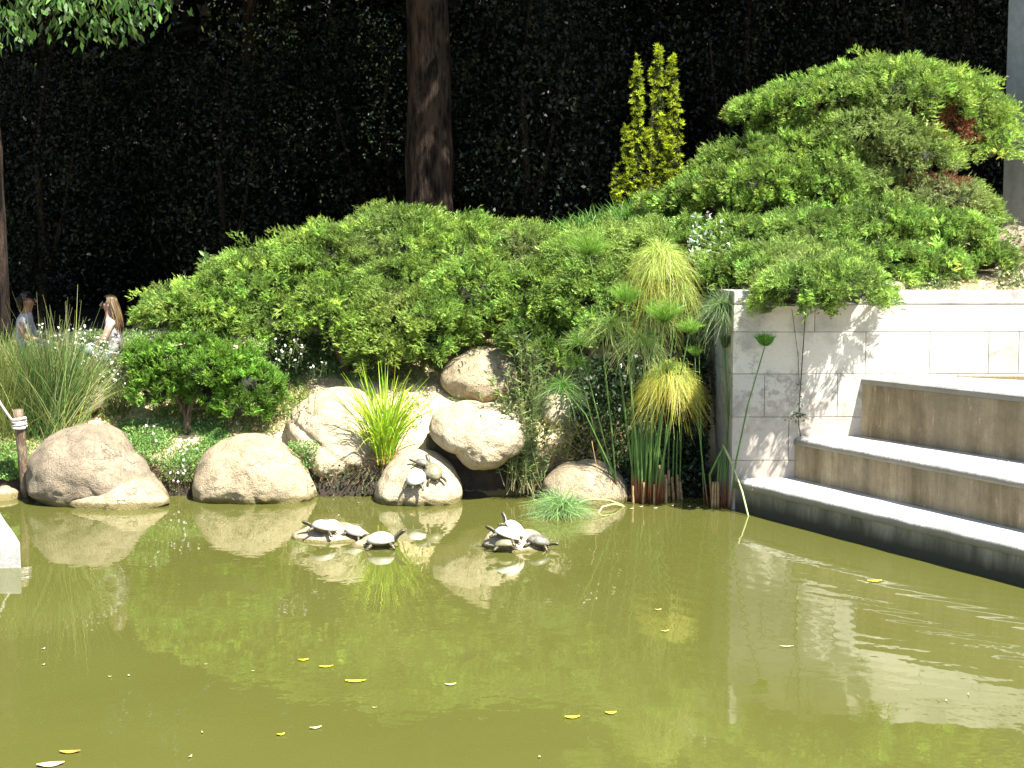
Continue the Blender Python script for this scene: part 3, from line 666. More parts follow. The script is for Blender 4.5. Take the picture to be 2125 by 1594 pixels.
juniper('juniper', 'low green juniper carpet on the terrace, spilling over the top of the wall', [
    (1540, 505, 17.4, .50, .55, .26), (1680, 490, 17.4, .60, .6, .28), (1830, 480, 17.3, .60, .6, .30), (1960, 490, 17.1, .48, .5, .26), (1700, 550, 16.6, .55, .55, .26), (1830, 550, 16.5, .45, .5, .24), (1930, 550, 16.5, .32, .4, .2), (1600, 560, 16.4, .45, .5, .26),
    (1500, 570, 16.6, .35, .4, .22), (1690, 585, 15.7, .50, .5, .26), (1760, 600, 15.2, .34, .42, .22), (1640, 612, 15.12, .36, .42, .18), (1745, 598, 14.8, .38, .42, .22), (1665, 604, 14.82, .38, .40, .19), (1700, 590, 15.1, .4, .4, .2), (2040, 540, 16.9, .3, .4, .16)],
    74, JB, (.24, .38, .065), upness=.12, grey=((1660, 540, 16, .4, (.26, .34, .09)),))

# low bright shrub with visible trunk
e = juniper('dwarf_cypress', 'small bright green shrub on a short crooked trunk, above the flowering ground cover', [
    (345, 762, 17.1, .36, .35, .22), (440, 765, 17.05, .42, .4, .24), (520, 800, 17.0, .30, .3, .22), (300, 745, 17.15, .22, .25, .16), (385, 725, 17.15, .35, .3, .14), (480, 745, 17.1, .25, .3, .15), (555, 822, 17., .20, .2, .17), (325, 815, 17.0, .28, .25, .18), (500, 845, 16.95, .30, .25, .14), (440, 815, 17.15, .3, .25, .2)],
    120, (.06, .13, .015), (.16, .31, .035), ln=(.16, .26), stems=False, group=None, upness=.9, cat='shrub', nl=.035, nw=.010, nK=24)
bm = bmesh.new(); b0 = W(388, 888, 17.0)
tube(bm, [b0+Vector((.0, 0, -.1)), b0+Vector((.01, 0, .12)), b0+Vector((.05, 0, .25)), b0+Vector((.14, 0, .42))], [.055, .045, .035, .02], 8)
tube(bm, [b0+Vector((.01, 0, .10)), b0+Vector((-.05, 0, .25)), b0+Vector((-.15, 0, .42)), b0+Vector((-.2, 0, .55))], [.04, .03, .022, .015], 8)
tube(bm, [b0+Vector((.06, 0, .22)), b0+Vector((.3, -.05, .24)), b0+Vector((.55, -.05, .22))], [.02, .014, .008], 6)
bm_obj('trunk', bm, M['twig'], e, True)

# golden columnar yew
def yew():
    base = W(1350, 400, 20.3); base.z = float(H(base.x, base.y))
    e = empty('columnar_yew', base, label='golden green columnar yew with several upright spires against the dark trees', cat='shrub')
    for (tx, ty, bx, by, rad) in ((1366, 98, 1364, 400, .14), (1394, 115, 1403, 390, .13), (1324, 128, 1323, 400, .13), (1346, 260, 1348, 400, .12), (1385, 250, 1385, 400, .13), (1278, 345, 1284, 410, .09), (1300, 262, 1305, 400, .10)):
        top = np.array(W(tx, ty, 20.3)); bot = np.array(W(bx, by+30, 20.3)); n = int(120*(top[2]-bot[2])*(rad/.16))
        t = rng.random(n)**.9; ph = rng.random(n)*2*math.pi
        rr = rad*(1-t**2.2*.72)*(.55+.5*rng.random(n))*(1+.35*np.sin(t*19+ph*1.5))
        lump = np.where(t > .9, .75, 1)
        p = bot+(top-bot)*t[:, None]+np.stack([np.cos(ph)*rr*lump, np.sin(ph)*rr*lump, rng.normal(0, .03, n)], 1)
        K = 16; out = np.stack([np.cos(ph), np.sin(ph), np.full(n, 1.3)], 1)
        q = np.repeat(p, K, 0); d = unit(np.repeat(unit(out), K, 0)*.7+rnd_dirs(n*K)*.75)
        c = np.repeat(np.array([.33, .40, .022])*np.exp(rng.normal(0, .25, (n, 1))), K, 0)*np.exp(rng.normal(0, .15, (n*K, 1)))
        s = Soup(3); needles(s, q+d*.01, d, rng.uniform(.035, .06, n*K), .014, c)
        # older dark needles inside
        m = n*8; ti = rng.random(m); pi_ = bot+(top-bot)*ti[:, None]*.93+rng.normal(0, 1, (m, 3))*np.array([rad*.38, rad*.38, .03])*(1-ti[:, None]*.6)
        needles(s, pi_, rnd_dirs(m), .05, .016, jit((.035, .055, .010), m)); s.build('spire', M['foliage'], e)
    bm = bmesh.new(); tube(bm, [base+Vector((0, 0, -.1)), base+Vector((.0, 0, 1.4)), base+Vector((.03, 0, 2.2))], [.05, .03, .01], 8); bm_obj('trunk', bm, M['twig'], e)
yew()

# ------------------------------------------------------------------ grasses and herbs
def on_ground(px0, px1, y0, y1, n):
    "scatter roots over a patch of ground given by picture corners"
    out = []
    xs = rng.uniform(px0, px1, n); ys = rng.uniform(y0, y1, n)
    return xs, ys
def ground_hit(xs, ys):
    "march view rays down to the ground sheet"
    a = (xs-1062.5)/FPX; b = (797-ys)/FPX
    fy = math.cos(PITCH)+b*math.sin(PITCH); fz = (-math.sin(PITCH)+b*math.cos(PITCH))/fy; ax = a/fy
    Y = np.full(len(xs), 15.6); hit = np.zeros(len(xs), bool)
    for k in range(260):
        z = CAMZ+fz*Y; h = H(ax*Y, Y); nh = (z <= h) & ~hit; hit |= nh; Y = np.where(hit, Y, Y+.025)
    P = np.stack([ax*Y, Y, H(ax*Y, Y)], 1); return P[hit & (P[:, 2] > .02)], hit
def tuft_blades(P, n_each, L, droop, wid, C, spread=.45, S=4, soup=None):
    s = soup or Soup(4); n = len(P)*n_each; q = np.repeat(P, n_each, 0)+rng.normal(0, .02, (n, 3))*np.array([1, 1, 0])
    d = unit(rng.normal(0, spread, (n, 3))*np.array([1, 1, 0])+np.array([0, 0, 1.]))
    LL = rng.uniform(L[0], L[1], n); sd = unit(np.cross(d, rnd_dirs(n)))
    ribbons(s, arcs(q, d, LL, rng.uniform(0, droop, n), S), np.array([1, .9, .6, .1])[:S]*wid if S == 4 else np.linspace(1, .1, S)*wid, sd, jit(C, n, .25, .1)); return s
# short herbs and grass over the bank
def herb_patch(name, label_kind, boxes, per, size, col, mat='foliage', droop=.5):
    s = Soup(4)
    for (x0, x1, y0, y1, n) in boxes:
        xs, ys = on_ground(x0, x1, y0, y1, n); P, _ = ground_hit(xs, ys)
        if not len(P): continue
        nz = fn(P[:, 0], P[:, 1], 4.5, 2)+rng.normal(0, .35, len(P)); P = P[nz > -.15]
        if not len(P): continue
        m = len(P)*per; q = np.repeat(P, per, 0)+rng.normal(0, 1, (m, 3))*np.array([.03, .03, .004]); q[:, 2] += rng.random(m)*size*1.2
        d = unit(rnd_dirs(m)+np.array([0, -.2, .9])); leaves(s, q, d, rng.uniform(.5, 1.2, m)*size, rng.uniform(.25, .5, m)*size, jit(col, m, .3, .12))
    o = s.build(name, M[mat], None); tag(o, kind='stuff', label=label_kind); return o
herb_patch('bank_herbs', 'short yellow green weeds and grass scattered over the sandy bank', [
    (215, 640, 790, 870, 4600), (215, 640, 870, 905, 700), (-20, 150, 850, 990, 2600), (560, 920, 740, 800, 2200), (1050, 1330, 800, 960, 2400), (600, 760, 880, 960, 900), (940, 1100, 790, 840, 500), (830, 900, 820, 900, 90)], 5, .035, (.18, .27, .06))
herb_patch('bank_herbs', 'dry straw coloured stubble over the sandy bank', [
    (215, 640, 800, 905, 1200), (-20, 150, 850, 990, 700), (560, 920, 740, 930, 900), (1050, 1330, 790, 960, 1600)], 3, .045, (.46, .40, .20))
herb_patch('ground_cover', 'blue green mat of ground cover hanging over the bank edge', [
    (255, 470, 880, 975, 4200), (0, 60, 930, 1000, 900)], 9, .035, (.17, .30, .075))
herb_patch('ground_cover', 'pale green herbs under the juniper edge', [(520, 760, 700, 790, 2600), (150, 330, 690, 800, 2600), (1190, 1340, 760, 980, 1600)], 7, .05, (.15, .24, .08))
# hanging fringe of the ground cover at the bank edge
s = Soup(4)
for (x0, x1, yy) in ((330, 420, 985), (600, 660, 960), (255, 345, 930)):
    n = 900; P = np.array([tuple(W(rng.uniform(x0, x1), yy+rng.uniform(-45, 12), 16.22+rng.uniform(-.05, .12))) for _ in range(n)])
    leaves(s, P, unit(rnd_dirs(n)+np.array([0, -.7, -.1])), rng.uniform(.02, .04, n), rng.uniform(.012, .02, n), jit((.17, .30, .075), n, .3, .12))
tag(s.build('ground_cover', M['foliage']), kind='stuff', label='trailing stems of the ground cover over the earth bank')
# roots and dry stems on the earth faces between the rocks
s = Soup(4); n = 420
P = np.array([tuple(W(x, rng.uniform(955, 1020), 16.25)) for x in np.concatenate([rng.uniform(330, 420, n//2), rng.uniform(650, 790, n//2)])])
d = unit(rng.normal(0, .5, (n, 3))+np.array([0, -.5, -.9])); ribbons(s, arcs(P, d, rng.uniform(.05, .16, n), 0., 4), np.array([.006, .006, .004, .002]), unit(np.cross(d, rnd_dirs(n))), jit((.20, .13, .06), n, .4))
tag(s.build('bank_roots', M['foliage']), kind='stuff', label='dry roots and stems hanging from the earth bank')

# tall rushes at the left
def rushes():
    base = Vector((W(90, 880, 17.0).x, 17.0, 0)); base.z = float(H(base.x, base.y))
    e = empty('rush_clump', base, label='tall clump of rushes with long arching stems at the left picture edge', cat='grass')
    s = Soup(4)
    for (cx, n, L0, L1, c, sp) in ((95, 2100, .6, 1.25, (.07, .135, .03), .28), (20, 900, .6, 1.3, (.18, .20, .05), .40), (120, 330, .9, 1.7, (.30, .34, .12), .42), (-30, 900, .6, 1.35, (.20, .25, .05), .35)):
        x = W(cx, 880, 17.0).x; P = np.stack([x+rng.normal(0, .13, n), 17.0+rng.normal(0, .12, n), np.zeros(n)], 1); P[:, 2] = H(P[:, 0], P[:, 1])-.02
        d = unit(np.stack([rng.normal(.08, sp, n), rng.normal(0, sp*.7, n), np.ones(n)], 1)); L = rng.uniform(L0, L1, n)
        ribbons(s, arcs(P, d, L, rng.uniform(0, .45, n)**1.3, 6), np.array([.007, .008, .007, .006, .004, .002]), unit(np.cross(d, np.array([0, 1., 0])+rng.normal(0, .3, (n, 3)))), jit(c, n, .3, .12))
    s.build('stems', M['grass'], e)
rushes()
def daisies(name, label, boxes, Ys, mul=1.):
    s = Soup(4); st = Soup(4)
    for (x0, x1, y0, y1, n) in boxes:
        n = int(n*mul*.8); P = np.array([tuple(W(rng.uniform(x0, x1), rng.uniform(y0, y1), rng.uniform(*Ys))) for _ in range(n)])
        for k in range(3):
            a = k*math.pi/3; sd = np.repeat(np.array([[math.cos(a), 0, math.sin(a)]]), n, 0)+rng.normal(0, .25, (n, 3)); sd = unit(sd); r = rng.uniform(.012, .022, n)[:, None]
            tv = unit(np.cross(sd, np.array([.2, -1., .6])))
            s.add(np.stack([P-sd*r, P-tv*r*.5, P+sd*r, P+tv*r*.5], 1), jit((.78, .78, .72), n, .05, .02))
        g = H(P[:, 0], P[:, 1]); d = np.zeros((n, 3)); d[:, 2] = -1; d = unit(d+rng.normal(0, .15, (n, 3)))
        ribbons(st, arcs(P+np.array([0, .01, 0]), d, np.clip(P[:, 2]-g, .04, .16), 0, 4), np.array([.004]*4), unit(np.cross(d, np.array([0, 1., 0]))), jit((.09, .13, .04), n))
        m = n*14; q = np.repeat(P, 14, 0)+rng.normal(0, .05, (m, 3))-np.array([0, -.02, .05]); leaves(st, q, rnd_dirs(m), rng.uniform(.02, .05, m), rng.uniform(.006, .014, m), jit((.11, .15, .06), m, .3, .1))
    e = empty(name, tuple(P[0]), label=label, cat='flowers', group='white daisies on the bank')
    s.build('blossoms', M['petal'], e, 'stuff'); st.build('stems', M['foliage'], e, 'stuff')
daisies('daisy_patch', 'dense patch of white daisies in front of the seated woman', [(150, 250, 690, 800, 95), (60, 200, 670, 760, 55), (200, 300, 730, 830, 40)], (17.3, 17.9))
daisies('daisy_patch', 'sparser white daisies under the left skirt of the broad juniper mound', [(530, 690, 700, 765, 34), (420, 560, 720, 780, 6)], (17.2, 17.4))
daisies('daisy_patch', 'few small white daisies at the bank edge left of the tan boulder', [(350, 425, 915, 1000, 26), (260, 350, 880, 930, 5)], (16.05, 16.15))

def meadow():
    s = Soup(4); n = 5200; X = rng.uniform(W(-60, 700, 18).x, W(290, 700, 18).x, n); Yv = rng.uniform(17.2, 18.3, n); P = np.stack([X, Yv, H(X, Yv)-.01], 1)
    d = unit(rng.normal(0, .3, (n, 3))*np.array([1, 1, 0])+np.array([0, 0, 1.])); ribbons(s, arcs(P, d, rng.uniform(.12, .38, n), rng.uniform(0, .5, n), 4), np.array([.006, .006, .004, .001]), unit(np.cross(d, rnd_dirs(n))), jit((.14, .19, .05), n, .35, .12))
    tag(s.build('meadow_grass', M['grass']), kind='stuff', label='yellow green meadow grass between the rushes and the seated people')
meadow()
# bright sedge
def sedge():
    base = W(800, 962, 16.3); e = empty('sedge_clump', base, label='bright yellow green sedge clump with broad arching blades behind the turtle dome', cat='grass')
    n = 270; P = np.array(base)+rng.normal(0, .035, (n, 3))*np.array([1, 1, .3]); s = Soup(4)
    d = unit(np.stack([rng.normal(.0, .17, n), rng.normal(0, .16, n), np.ones(n)], 1)); L = rng.uniform(.55, 1.22, n)
    pts = arcs(P, d, L, np.zeros(n), 8); t = np.linspace(0, 1, 8)[None, :, None]
    hz = unit(d*np.array([1, 1, 0])+1e-4); k = rng.uniform(0, .42, n)[:, None, None]*np.where(rng.random(n) < .2, 1.7, 1)[:, None, None]
    pts = pts+hz[:, None]*k*L[:, None, None]*t**2.4-np.array([0, 0, 1.])*k*L[:, None, None]*t**3*.9
    ribbons(s, pts, np.array([.007, .012, .014, .014, .013, .011, .007, .002]), unit(np.cross(d, np.array([0, 1., 0])+rng.normal(0, .7, (n, 3)))), jit((.30, .45, .03), n, .25, .1)); s.build('blades', M['grass'], e)
    s = Soup(4); n = 70; P = np.array(base)+rng.normal(0, .05, (n, 3)); d = unit(np.stack([rng.normal(.2, .5, n), rng.normal(-.3, .4, n), np.ones(n)*.5], 1))
    ribbons(s, arcs(P, d, rng.uniform(.1, .3, n), .5, 5), np.array([.01, .012, .01, .006, .002]), unit(np.cross(d, np.array([0, 1., 0.1]))), jit((.36, .20, .09), n)); s.build('dry_leaves', M['grass'], e)
sedge()
# dark strap leaved grass in front of the yew
def straps():
    base = W(1290, 440, 19.2); base.z = float(H(base.x, base.y))
    e = empty('lily_turf', base, label='dark green strap leaved grass on the crest below the golden yew', cat='grass'); s = Soup(4)
    n = 3200; P = np.array([tuple(W(rng.uniform(1165, 1430), 0, 19.2)) for _ in range(n)]); px = P[:, 0]/19.2*FPX+1062
    top = np.interp(px, [1160, 1250, 1330, 1430], [440, 420, 395, 372]); P[:, 1] = 19.2+rng.normal(0, .25, n)
    P[:, 2] = 2.7-(top+rng.uniform(8, 70, n)-520)/160-.22
    d = unit(np.stack([rng.normal(-.1, .5, n), rng.normal(-.2, .4, n), np.ones(n)], 1))
    ribbons(s, arcs(P, d, rng.uniform(.22, .42, n), rng.uniform(.1, .5, n), 5), np.array([.009, .011, .010, .007, .002]), unit(np.cross(d, rnd_dirs(n))), jit((.09, .20, .030), n, .3, .1)); s.build('blades', M['grass'], e)
straps()
# tall weeds
def weeds(name, label, stems, Y, leafc, stemc, lsz=(.05, .10), dens=26, group='tall weeds at the water edge'):
    e = empty(name, W(stems[0][0], stems[0][1], Y), label=label, cat='weed', group=group); s = Soup(4)
    for (bx, by, tx, ty) in stems:
        a = np.array(W(bx, by, Y+rng.uniform(-.12, .12))); b_ = np.array(W(tx, ty, Y+rng.uniform(-.2, .2)))
        L = np.linalg.norm(b_-a); d = unit(b_-a)[None]; k = rng.normal(0, .05, 3); t = np.linspace(0, 1, 7)[:, None]
        pts = a+(b_-a)*t+k*np.sin(t*math.pi)
        ribbons(s, pts[None], np.array([.008, .008, .007, .006, .005, .004, .003]), np.array([[1., .2, 0]]), np.array([stemc]))
        n = int(dens*L/.5); tt = rng.uniform(.15, 1, n); q = a+(b_-a)*tt[:, None]+k*np.sin(tt*math.pi)[:, None]
        dd = unit(rnd_dirs(n)*np.array([1, 1, .4])+np.array([0, 0, .45])); leaves(s, q, dd, rng.uniform(*lsz, n), rng.uniform(.012, .022, n), jit(leafc, n, .3, .1))
    s.build('leafy_stems', M['foliage'], e, 'stuff'); return e
weeds('weed_clump', 'tall leafy weed clump in front of the overhanging boulder and dark hollow', [(1085+rng.normal(0, 22), 1020+rng.normal(0, 6), 1085+rng.normal(0, 45), rng.uniform(700, 930)) for _ in range(46)], 16.05, (.16, .23, .07), (.30, .27, .12))
weeds('weed_clump', 'slender weed with long pale leaves, tallest beside the small juniper tufts', [(1095, 980, 1085, 690), (1100, 980, 1068, 720), (1105, 980, 1120, 740), (1110, 990, 1050, 780), (1110, 990, 1140, 800), (1100, 900, 1100, 720)], 16.2, (.13, .19, .075), (.2, .2, .08), (.08, .14), 30)
weeds('weed_clump', 'thin dry weeds in front of the pale sedge striped boulder', [(590+k*9, 905, 585+k*11+rng.normal(0, 6), rng.uniform(790, 860)) for k in range(8)], 16.6, (.11, .15, .04), (.22, .15, .07), (.02, .04), 14)
weeds('weed_clump', 'yellowish dry grass and weeds on the bank above the low tan boulder', [(rng.uniform(1120, 1300), 970+rng.normal(0, 8), rng.uniform(1120, 1310), rng.uniform(860, 950)) for _ in range(60)], 16.35, (.21, .21, .07), (.33, .27, .12), (.03, .07), 16)
weeds('weed_clump', 'small upright weed on the bare sandy slope below the highest boulder', [(875+rng.normal(0, 8), 905, 870+rng.normal(0, 22), rng.uniform(840, 890)) for _ in range(9)], 16.9, (.12, .17, .05), (.2, .17, .08), (.03, .06), 16)
weeds('weed_clump', 'thin weed growing in front of the highest flat boulder', [(983+rng.normal(0, 5), 822, 985+rng.normal(0, 10), rng.uniform(762, 800)) for _ in range(7)], 17.3, (.12, .18, .05), (.2, .2, .08), (.03, .06), 22)
# dark ivy bank behind the papyrus
def leafmass(name, label, boxes, sz, col, cat, mat='gloss_leaf', group=None):
    e = empty(name, W((boxes[0][0]+boxes[0][1])/2, boxes[0][3], boxes[0][4]), label=label, cat=cat, group=group); s = Soup(4)
    for (x0, x1, y0, y1, Y0, Y1, n) in boxes:
        u_ = rng.random(n); v_ = rng.random(n)
        P = np.array([tuple(W(x0+(x1-x0)*a, y0+(y1-y0)*b_, Y0+(Y1-Y0)*(1-b_)+c)) for a, b_, c in zip(u_, v_, rng.normal(0, .12, n))])
        dd = unit(rnd_dirs(n)*.9+np.array([0, -.5, -.15])); leaves(s, P, dd, rng.uniform(*sz, n), rng.uniform(*sz, n)*.55, jit(col, n, .35, .12))
    s.build('leaves', M[mat], e); return e
leafmass('ivy_bank', 'dark glossy ivy in the shade behind the papyrus stems', [(1190, 1470, 740, 1035, 16.25, 16.9, 9000), (1390, 1465, 640, 1045, 16.2, 16.9, 3200), (1270, 1400, 690, 800, 16.7, 17.0, 1500)], (.04, .08), (.022, .040, .014), 'ivy')
leafmass('shade_weeds', 'dark trailing weeds in the hollow under the sedge striped boulder', [(650, 790, 965, 1025, 16.15, 16.3, 420)], (.03, .06), (.05, .07, .025), 'weed', 'foliage')
leafmass('variegated_vine', 'pale leaved creeper climbing through the juniper above the papyrus', [(1425, 1520, 470, 540, 16.7, 17.2, 150), (1440, 1500, 440, 470, 17.2, 17.3, 30)], (.04, .08), (.34, .42, .30), 'vine', 'foliage')
leafmass('broadleaf_plant', 'light green broad leaved plant behind the left slope of the juniper mound', [(420, 560, 525, 590, 18.7, 19.3, 420)], (.07, .13), (.11, .20, .06), 'plant', 'foliage')
leafmass('broadleaf_plant', 'mixed leafy plant at the right picture edge beside the grey brown rock', [(2065, 2150, 540, 600, 15.9, 16.8, 340), (2095, 2150, 450, 545, 16.8, 17.3, 150)], (.04, .08), (.13, .16, .07), 'plant', 'foliage')
leafmass('creeper', 'leafy creeper at the foot of the carpet juniper on the wall top', [(1850, 1990, 570, 603, 15.7, 16.2, 420)], (.03, .05), (.13, .19, .07), 'vine', 'foliage')
s = Soup(4); n = 900
P = np.array([tuple(W(rng.uniform(1985, 2110), rng.uniform(560, 603), 0.+rng.uniform(15.7, 16.6))) for _ in range(n)]); P[:, 2] = H(P[:, 0], P[:, 1])
d = unit(rng.normal(0, .8, (n, 3))*np.array([1, 1, .2])+np.array([0, 0, .6])); ribbons(s, arcs(P, d, rng.uniform(.04, .12, n), .4, 4), np.array([.006, .006, .004, .001]), unit(np.cross(d, rnd_dirs(n))), jit((.36, .32, .19), n, .3))
tag(s.build('dry_grass', M['grass']), kind='stuff', label='dry pale grass on the bare earth behind the wall top at right')

# hanging vines on the wall
def vine(pts, label, leafs, Y, r=.006, col=(.10, .14, .04), mat='twig'):
    e = empty('hanging_vine', W(*pts[0], Y), label=label, cat='vine', group='vines hanging on the wall'); bm = bmesh.new()
    ps = [W(x, y, Y) for x, y in pts]; tube(bm, ps, [r]*len(ps), 5); bm_obj('stem', bm, M[mat], e, True)
    s = Soup(4)
    for (y0, y1, n, sp, sz) in leafs:
        ys = rng.uniform(y0, y1, n); xs = np.interp(ys, [p[1] for p in pts], [p[0] for p in pts])+rng.normal(0, sp, n)
        P = np.array([tuple(W(x, y, Y-.02)) for x, y in zip(xs, ys)]); leaves(s, P, unit(rnd_dirs(n)+np.array([0, -.3, -.3])), rng.uniform(.6, 1.2, n)*sz, rng.uniform(.4, .6, n)*sz, jit(col, n, .3))
    s.build('leaves', M['foliage'], e)
vine([(1672, 640), (1668, 700), (1664, 760), (1659, 830), (1657, 880), (1662, 908)], 'long bare vine hanging down the sunlit wall front to the second step', [(790, 850, 26, 4, .035), (855, 875, 30, 7, .045), (650, 900, 18, 2, .02)], 15.26)
vine([(1643, 640), (1650, 690), (1656, 740), (1659, 800)], 'second thin vine beside the long one on the wall front', [(650, 790, 10, 2, .02)], 15.27, .003)
vine([(1480, 690), (1483, 740), (1480, 790), (1486, 840), (1484, 880)], 'leafy vine hanging over the shaded end face of the wall', [(690, 880, 46, 7, .05)], 16.6, .004, (.035, .07, .03))
vine([(1462, 700), (1468, 740), (1476, 790), (1478, 860)], 'second leafy vine on the shaded end face of the wall', [(720, 860, 22, 6, .045)], 16.7, .003, (.035, .07, .03))

# ------------------------------------------------------------------ papyrus
def umbel(e, px, py, Y, rad, up, droop, n, c0, c1, spread=1., wid=.0036, tuft=None):
    n = int(n*1.7); rad *= 1.08
    "rays from one hub; up>0 upright fan, <0 hanging mop"
    c = np.array(W(px, py, Y)); s = Soup(4)
    d = rnd_dirs(n)*np.array([spread, spread, .6]); d = unit(d+np.array([0, 0, up])); L = rad*rng.uniform(.75, 1.15, n)
    t = np.linspace(0, 1, 7)[None, :, None]
    pts = c+d[:, None]*(L[:, None, None]*t); pts = pts-np.array([0, 0, 1.])*(droop*L)[:, None, None]*t**2.2*rng.uniform(.7, 1.2, n)[:, None, None]
    k = rng.normal(0, .09, (n, 1, 3))*L[:, None, None]; pts = pts+k*np.sin(t*math.pi*1.2)
    cols = np.stack([np.array(c0)*(1-q)+np.array(c1)*q for q in (np.linspace(0, 1, 6)**1.3)], 0)[None]*np.exp(rng.normal(0, .22, (n, 1, 1)))*(1+rng.normal(0, .07, (n, 1, 3)))
    ribbons(s, pts, np.array([1, 1, 1, .9, .8, .6, .3])*wid, unit(np.cross(d, np.array([0, 1., 0])+rng.normal(0, .5, (n, 3)))), np.clip(cols.reshape(-1, 3), .01, .8).reshape(n, 6, 3))
    # bracts at the hub
    m = 14; dd = unit(rnd_dirs(m)*np.array([1, 1, .3])+np.array([0, 0, .4])); leaves(s, np.repeat(c[None], m, 0), dd, .045, .012, jit((.30, .17, .05), m))
    s.build('umbel', M['grass'], e)
def stem(e, pts, Y0, Y1, r0=.011, r1=.005, mat='stalk', name='stem', bow=.0):
    n = len(pts); ps = [W(x, y, Y0+(Y1-Y0)*i/(n-1)) for i, (x, y) in enumerate(pts)]; out = []
    for a, b_ in zip(ps, ps[1:]):
        for k in range(4): out.append(a.lerp(b_, k/4))
    out.append(ps[-1]); m = len(out); bm = bmesh.new()
    tube(bm, out, [r0+(r1-r0)*i/(m-1) for i in range(m)], 6); bm_obj(name, bm, M[mat], e, True)
GR = (.10, .22, .025); GT = (.20, .36, .045); YL = (.34, .40, .07); OR = (.50, .36, .06); OL = (.13, .19, .05)
pl = empty('papyrus', W(1290, 1045, 15.75), label='leftmost papyrus with thin stems fanning out from the low tan boulder', cat='papyrus', group='papyrus at the foot of the wall')
umbel(pl, 1222, 528, 15.6, .30, .75, .12, 260, GR, GT); stem(pl, [(1282, 1045), (1270, 900), (1255, 760), (1247, 650), (1223, 530)], 15.75, 15.6)
umbel(pl, 1200, 712, 15.7, .22, .45, .25, 130, GR, OL); stem(pl, [(1290, 1045), (1250, 900), (1225, 800), (1202, 714)], 15.8, 15.7, .010)
umbel(pl, 1197, 752, 15.85, .20, .3, .4, 110, GR, OL); stem(pl, [(1286, 1045), (1235, 900), (1199, 755)], 15.8, 15.85, .009)
umbel(pl, 1165, 800, 15.6, .30, .1, .55, 170, GR, (.14, .22, .07)); stem(pl, [(1294, 1045), (1262, 960), (1215, 860), (1167, 802)], 15.8, 15.6, .010)
stem(pl, [(1262, 1045), (1240, 980), (1228, 915)], 15.7, 15.7, .006, .004, 'stalk_dry')
pc_ = empty('papyrus', W(1340, 1050, 15.7), label='middle papyrus, densest, with golden drooping mops of rays', cat='papyrus', group='papyrus at the foot of the wall')
for (x, y, rad, up, dr, n, c0, c1, b) in (
        (1300, 628, .22, .9, .05, 220, GR, GT, [(1330, 1048), (1318, 900), (1305, 760), (1300, 630)]),
        (1268, 668, .34, .15, .6, 130, (.20, .34, .07), (.34, .38, .12), [(1322, 1048), (1300, 880), (1285, 760), (1268, 674)]),
        (1378, 668, .27, .9, .08, 300, GR, GT, [(1345, 1050), (1352, 900), (1365, 780), (1378, 670)]),
        (1430, 690, .17, .8, .1, 160, GR, GT, [(1362, 1048), (1385, 900), (1412, 780), (1430, 692)]),
        (1328, 700, .36, .1, .8, 190, (.20, .34, .08), (.36, .38, .14), [(1312, 1048), (1312, 900), (1316, 707)]),
        (1365, 640, .33, .2, .7, 150, (.17, .30, .06), (.30, .38, .10), [(1350, 1050), (1350, 900), (1362, 645)]),
        (1370, 528, .42, .35, .95, 480, (.30, .44, .09), (.44, .46, .10), [(1338, 1050), (1342, 900), (1356, 720), (1370, 530)]),
        (1390, 775, .40, .40, 1.05, 900, (.28, .44, .10), (.50, .44, .07), [(1352, 1050), (1358, 940), (1375, 850), (1390, 777)]),
        (1345, 590, .33, .2, 1.0, 130, YL, OR, [(1333, 1050), (1330, 900), (1345, 592)]),
        (1410, 600, .32, .1, 1.0, 150, (.18, .25, .06), YL, [(1358, 1050), (1370, 900), (1410, 602)])):
    Yj = (15.32 if up > .7 else 15.6)+rng.uniform(-.08, .08); umbel(pc_, x, y, Yj, rad, up, dr, n, c0, c1); stem(pc_, b, 15.7+rng.uniform(-.08, .08), Yj, .015, .006)
for k in range(16):
    x = 1318+k*3.6+rng.normal(0, 2); stem(pc_, [(x, 1050), (x+rng.normal(0, 4), 960), (x+rng.normal(0, 8), rng.uniform(830, 900))], 15.72, 15.75, .014, .008)
for k in range(4):
    x = 1312+k*23+rng.normal(0, 2); stem(pc_, [(x, 1050), (x+rng.normal(0, 3), rng.uniform(990, 1010))], 15.64, 15.64, .014, .010, 'stalk_dry', 'dry_stub')
pb_ = empty('papyrus_stubs', W(1370, 1045, 15.9), label='cut brown papyrus stubs standing behind the middle papyrus', cat='papyrus', group=None)
for (x, h) in ((1360, 960), (1367, 965), (1380, 985), (1388, 975), (1398, 990), (1408, 985), (1352, 985), (1415, 1000)):
    stem(pb_, [(x, 1042), (x+rng.normal(0, 3), h)], 15.95, 15.95, .020, .016, 'stalk_dry', 'stub')
for x in (1385, 1395, 1402, 1410): stem(pb_, [(x, 1040), (x+4, 880+rng.uniform(-10, 20))], 15.98, 15.98, .012, .009, 'stalk', 'stem')
pr = empty('papyrus', W(1490, 1056, 15.5), label='rightmost papyrus at the wall corner with one small lone umbel before the wall', cat='papyrus', group='papyrus at the foot of the wall')
umbel(pr, 1497, 632, 15.5, .36, .05, .6, 260, (.10, .18, .05), (.20, .28, .12)); stem(pr, [(1500, 1056), (1512, 850), (1502, 740), (1497, 634)], 15.5, 15.5, .011)
umbel(pr, 1505, 722, 15.5, .13, 1.9, 0, 150, (.06, .12, .03), (.09, .16, .05)); stem(pr, [(1498, 1056), (1510, 880), (1505, 724)], 15.5, 15.5, .009)
umbel(pr, 1587, 718, 14.95, .135, 1.0, .02, 260, (.07, .20, .02), (.12, .30, .03), .95, .004); stem(pr, [(1515, 1060), (1527, 960), (1552, 840), (1587, 720)], 15.3, 14.95, .012, .006)
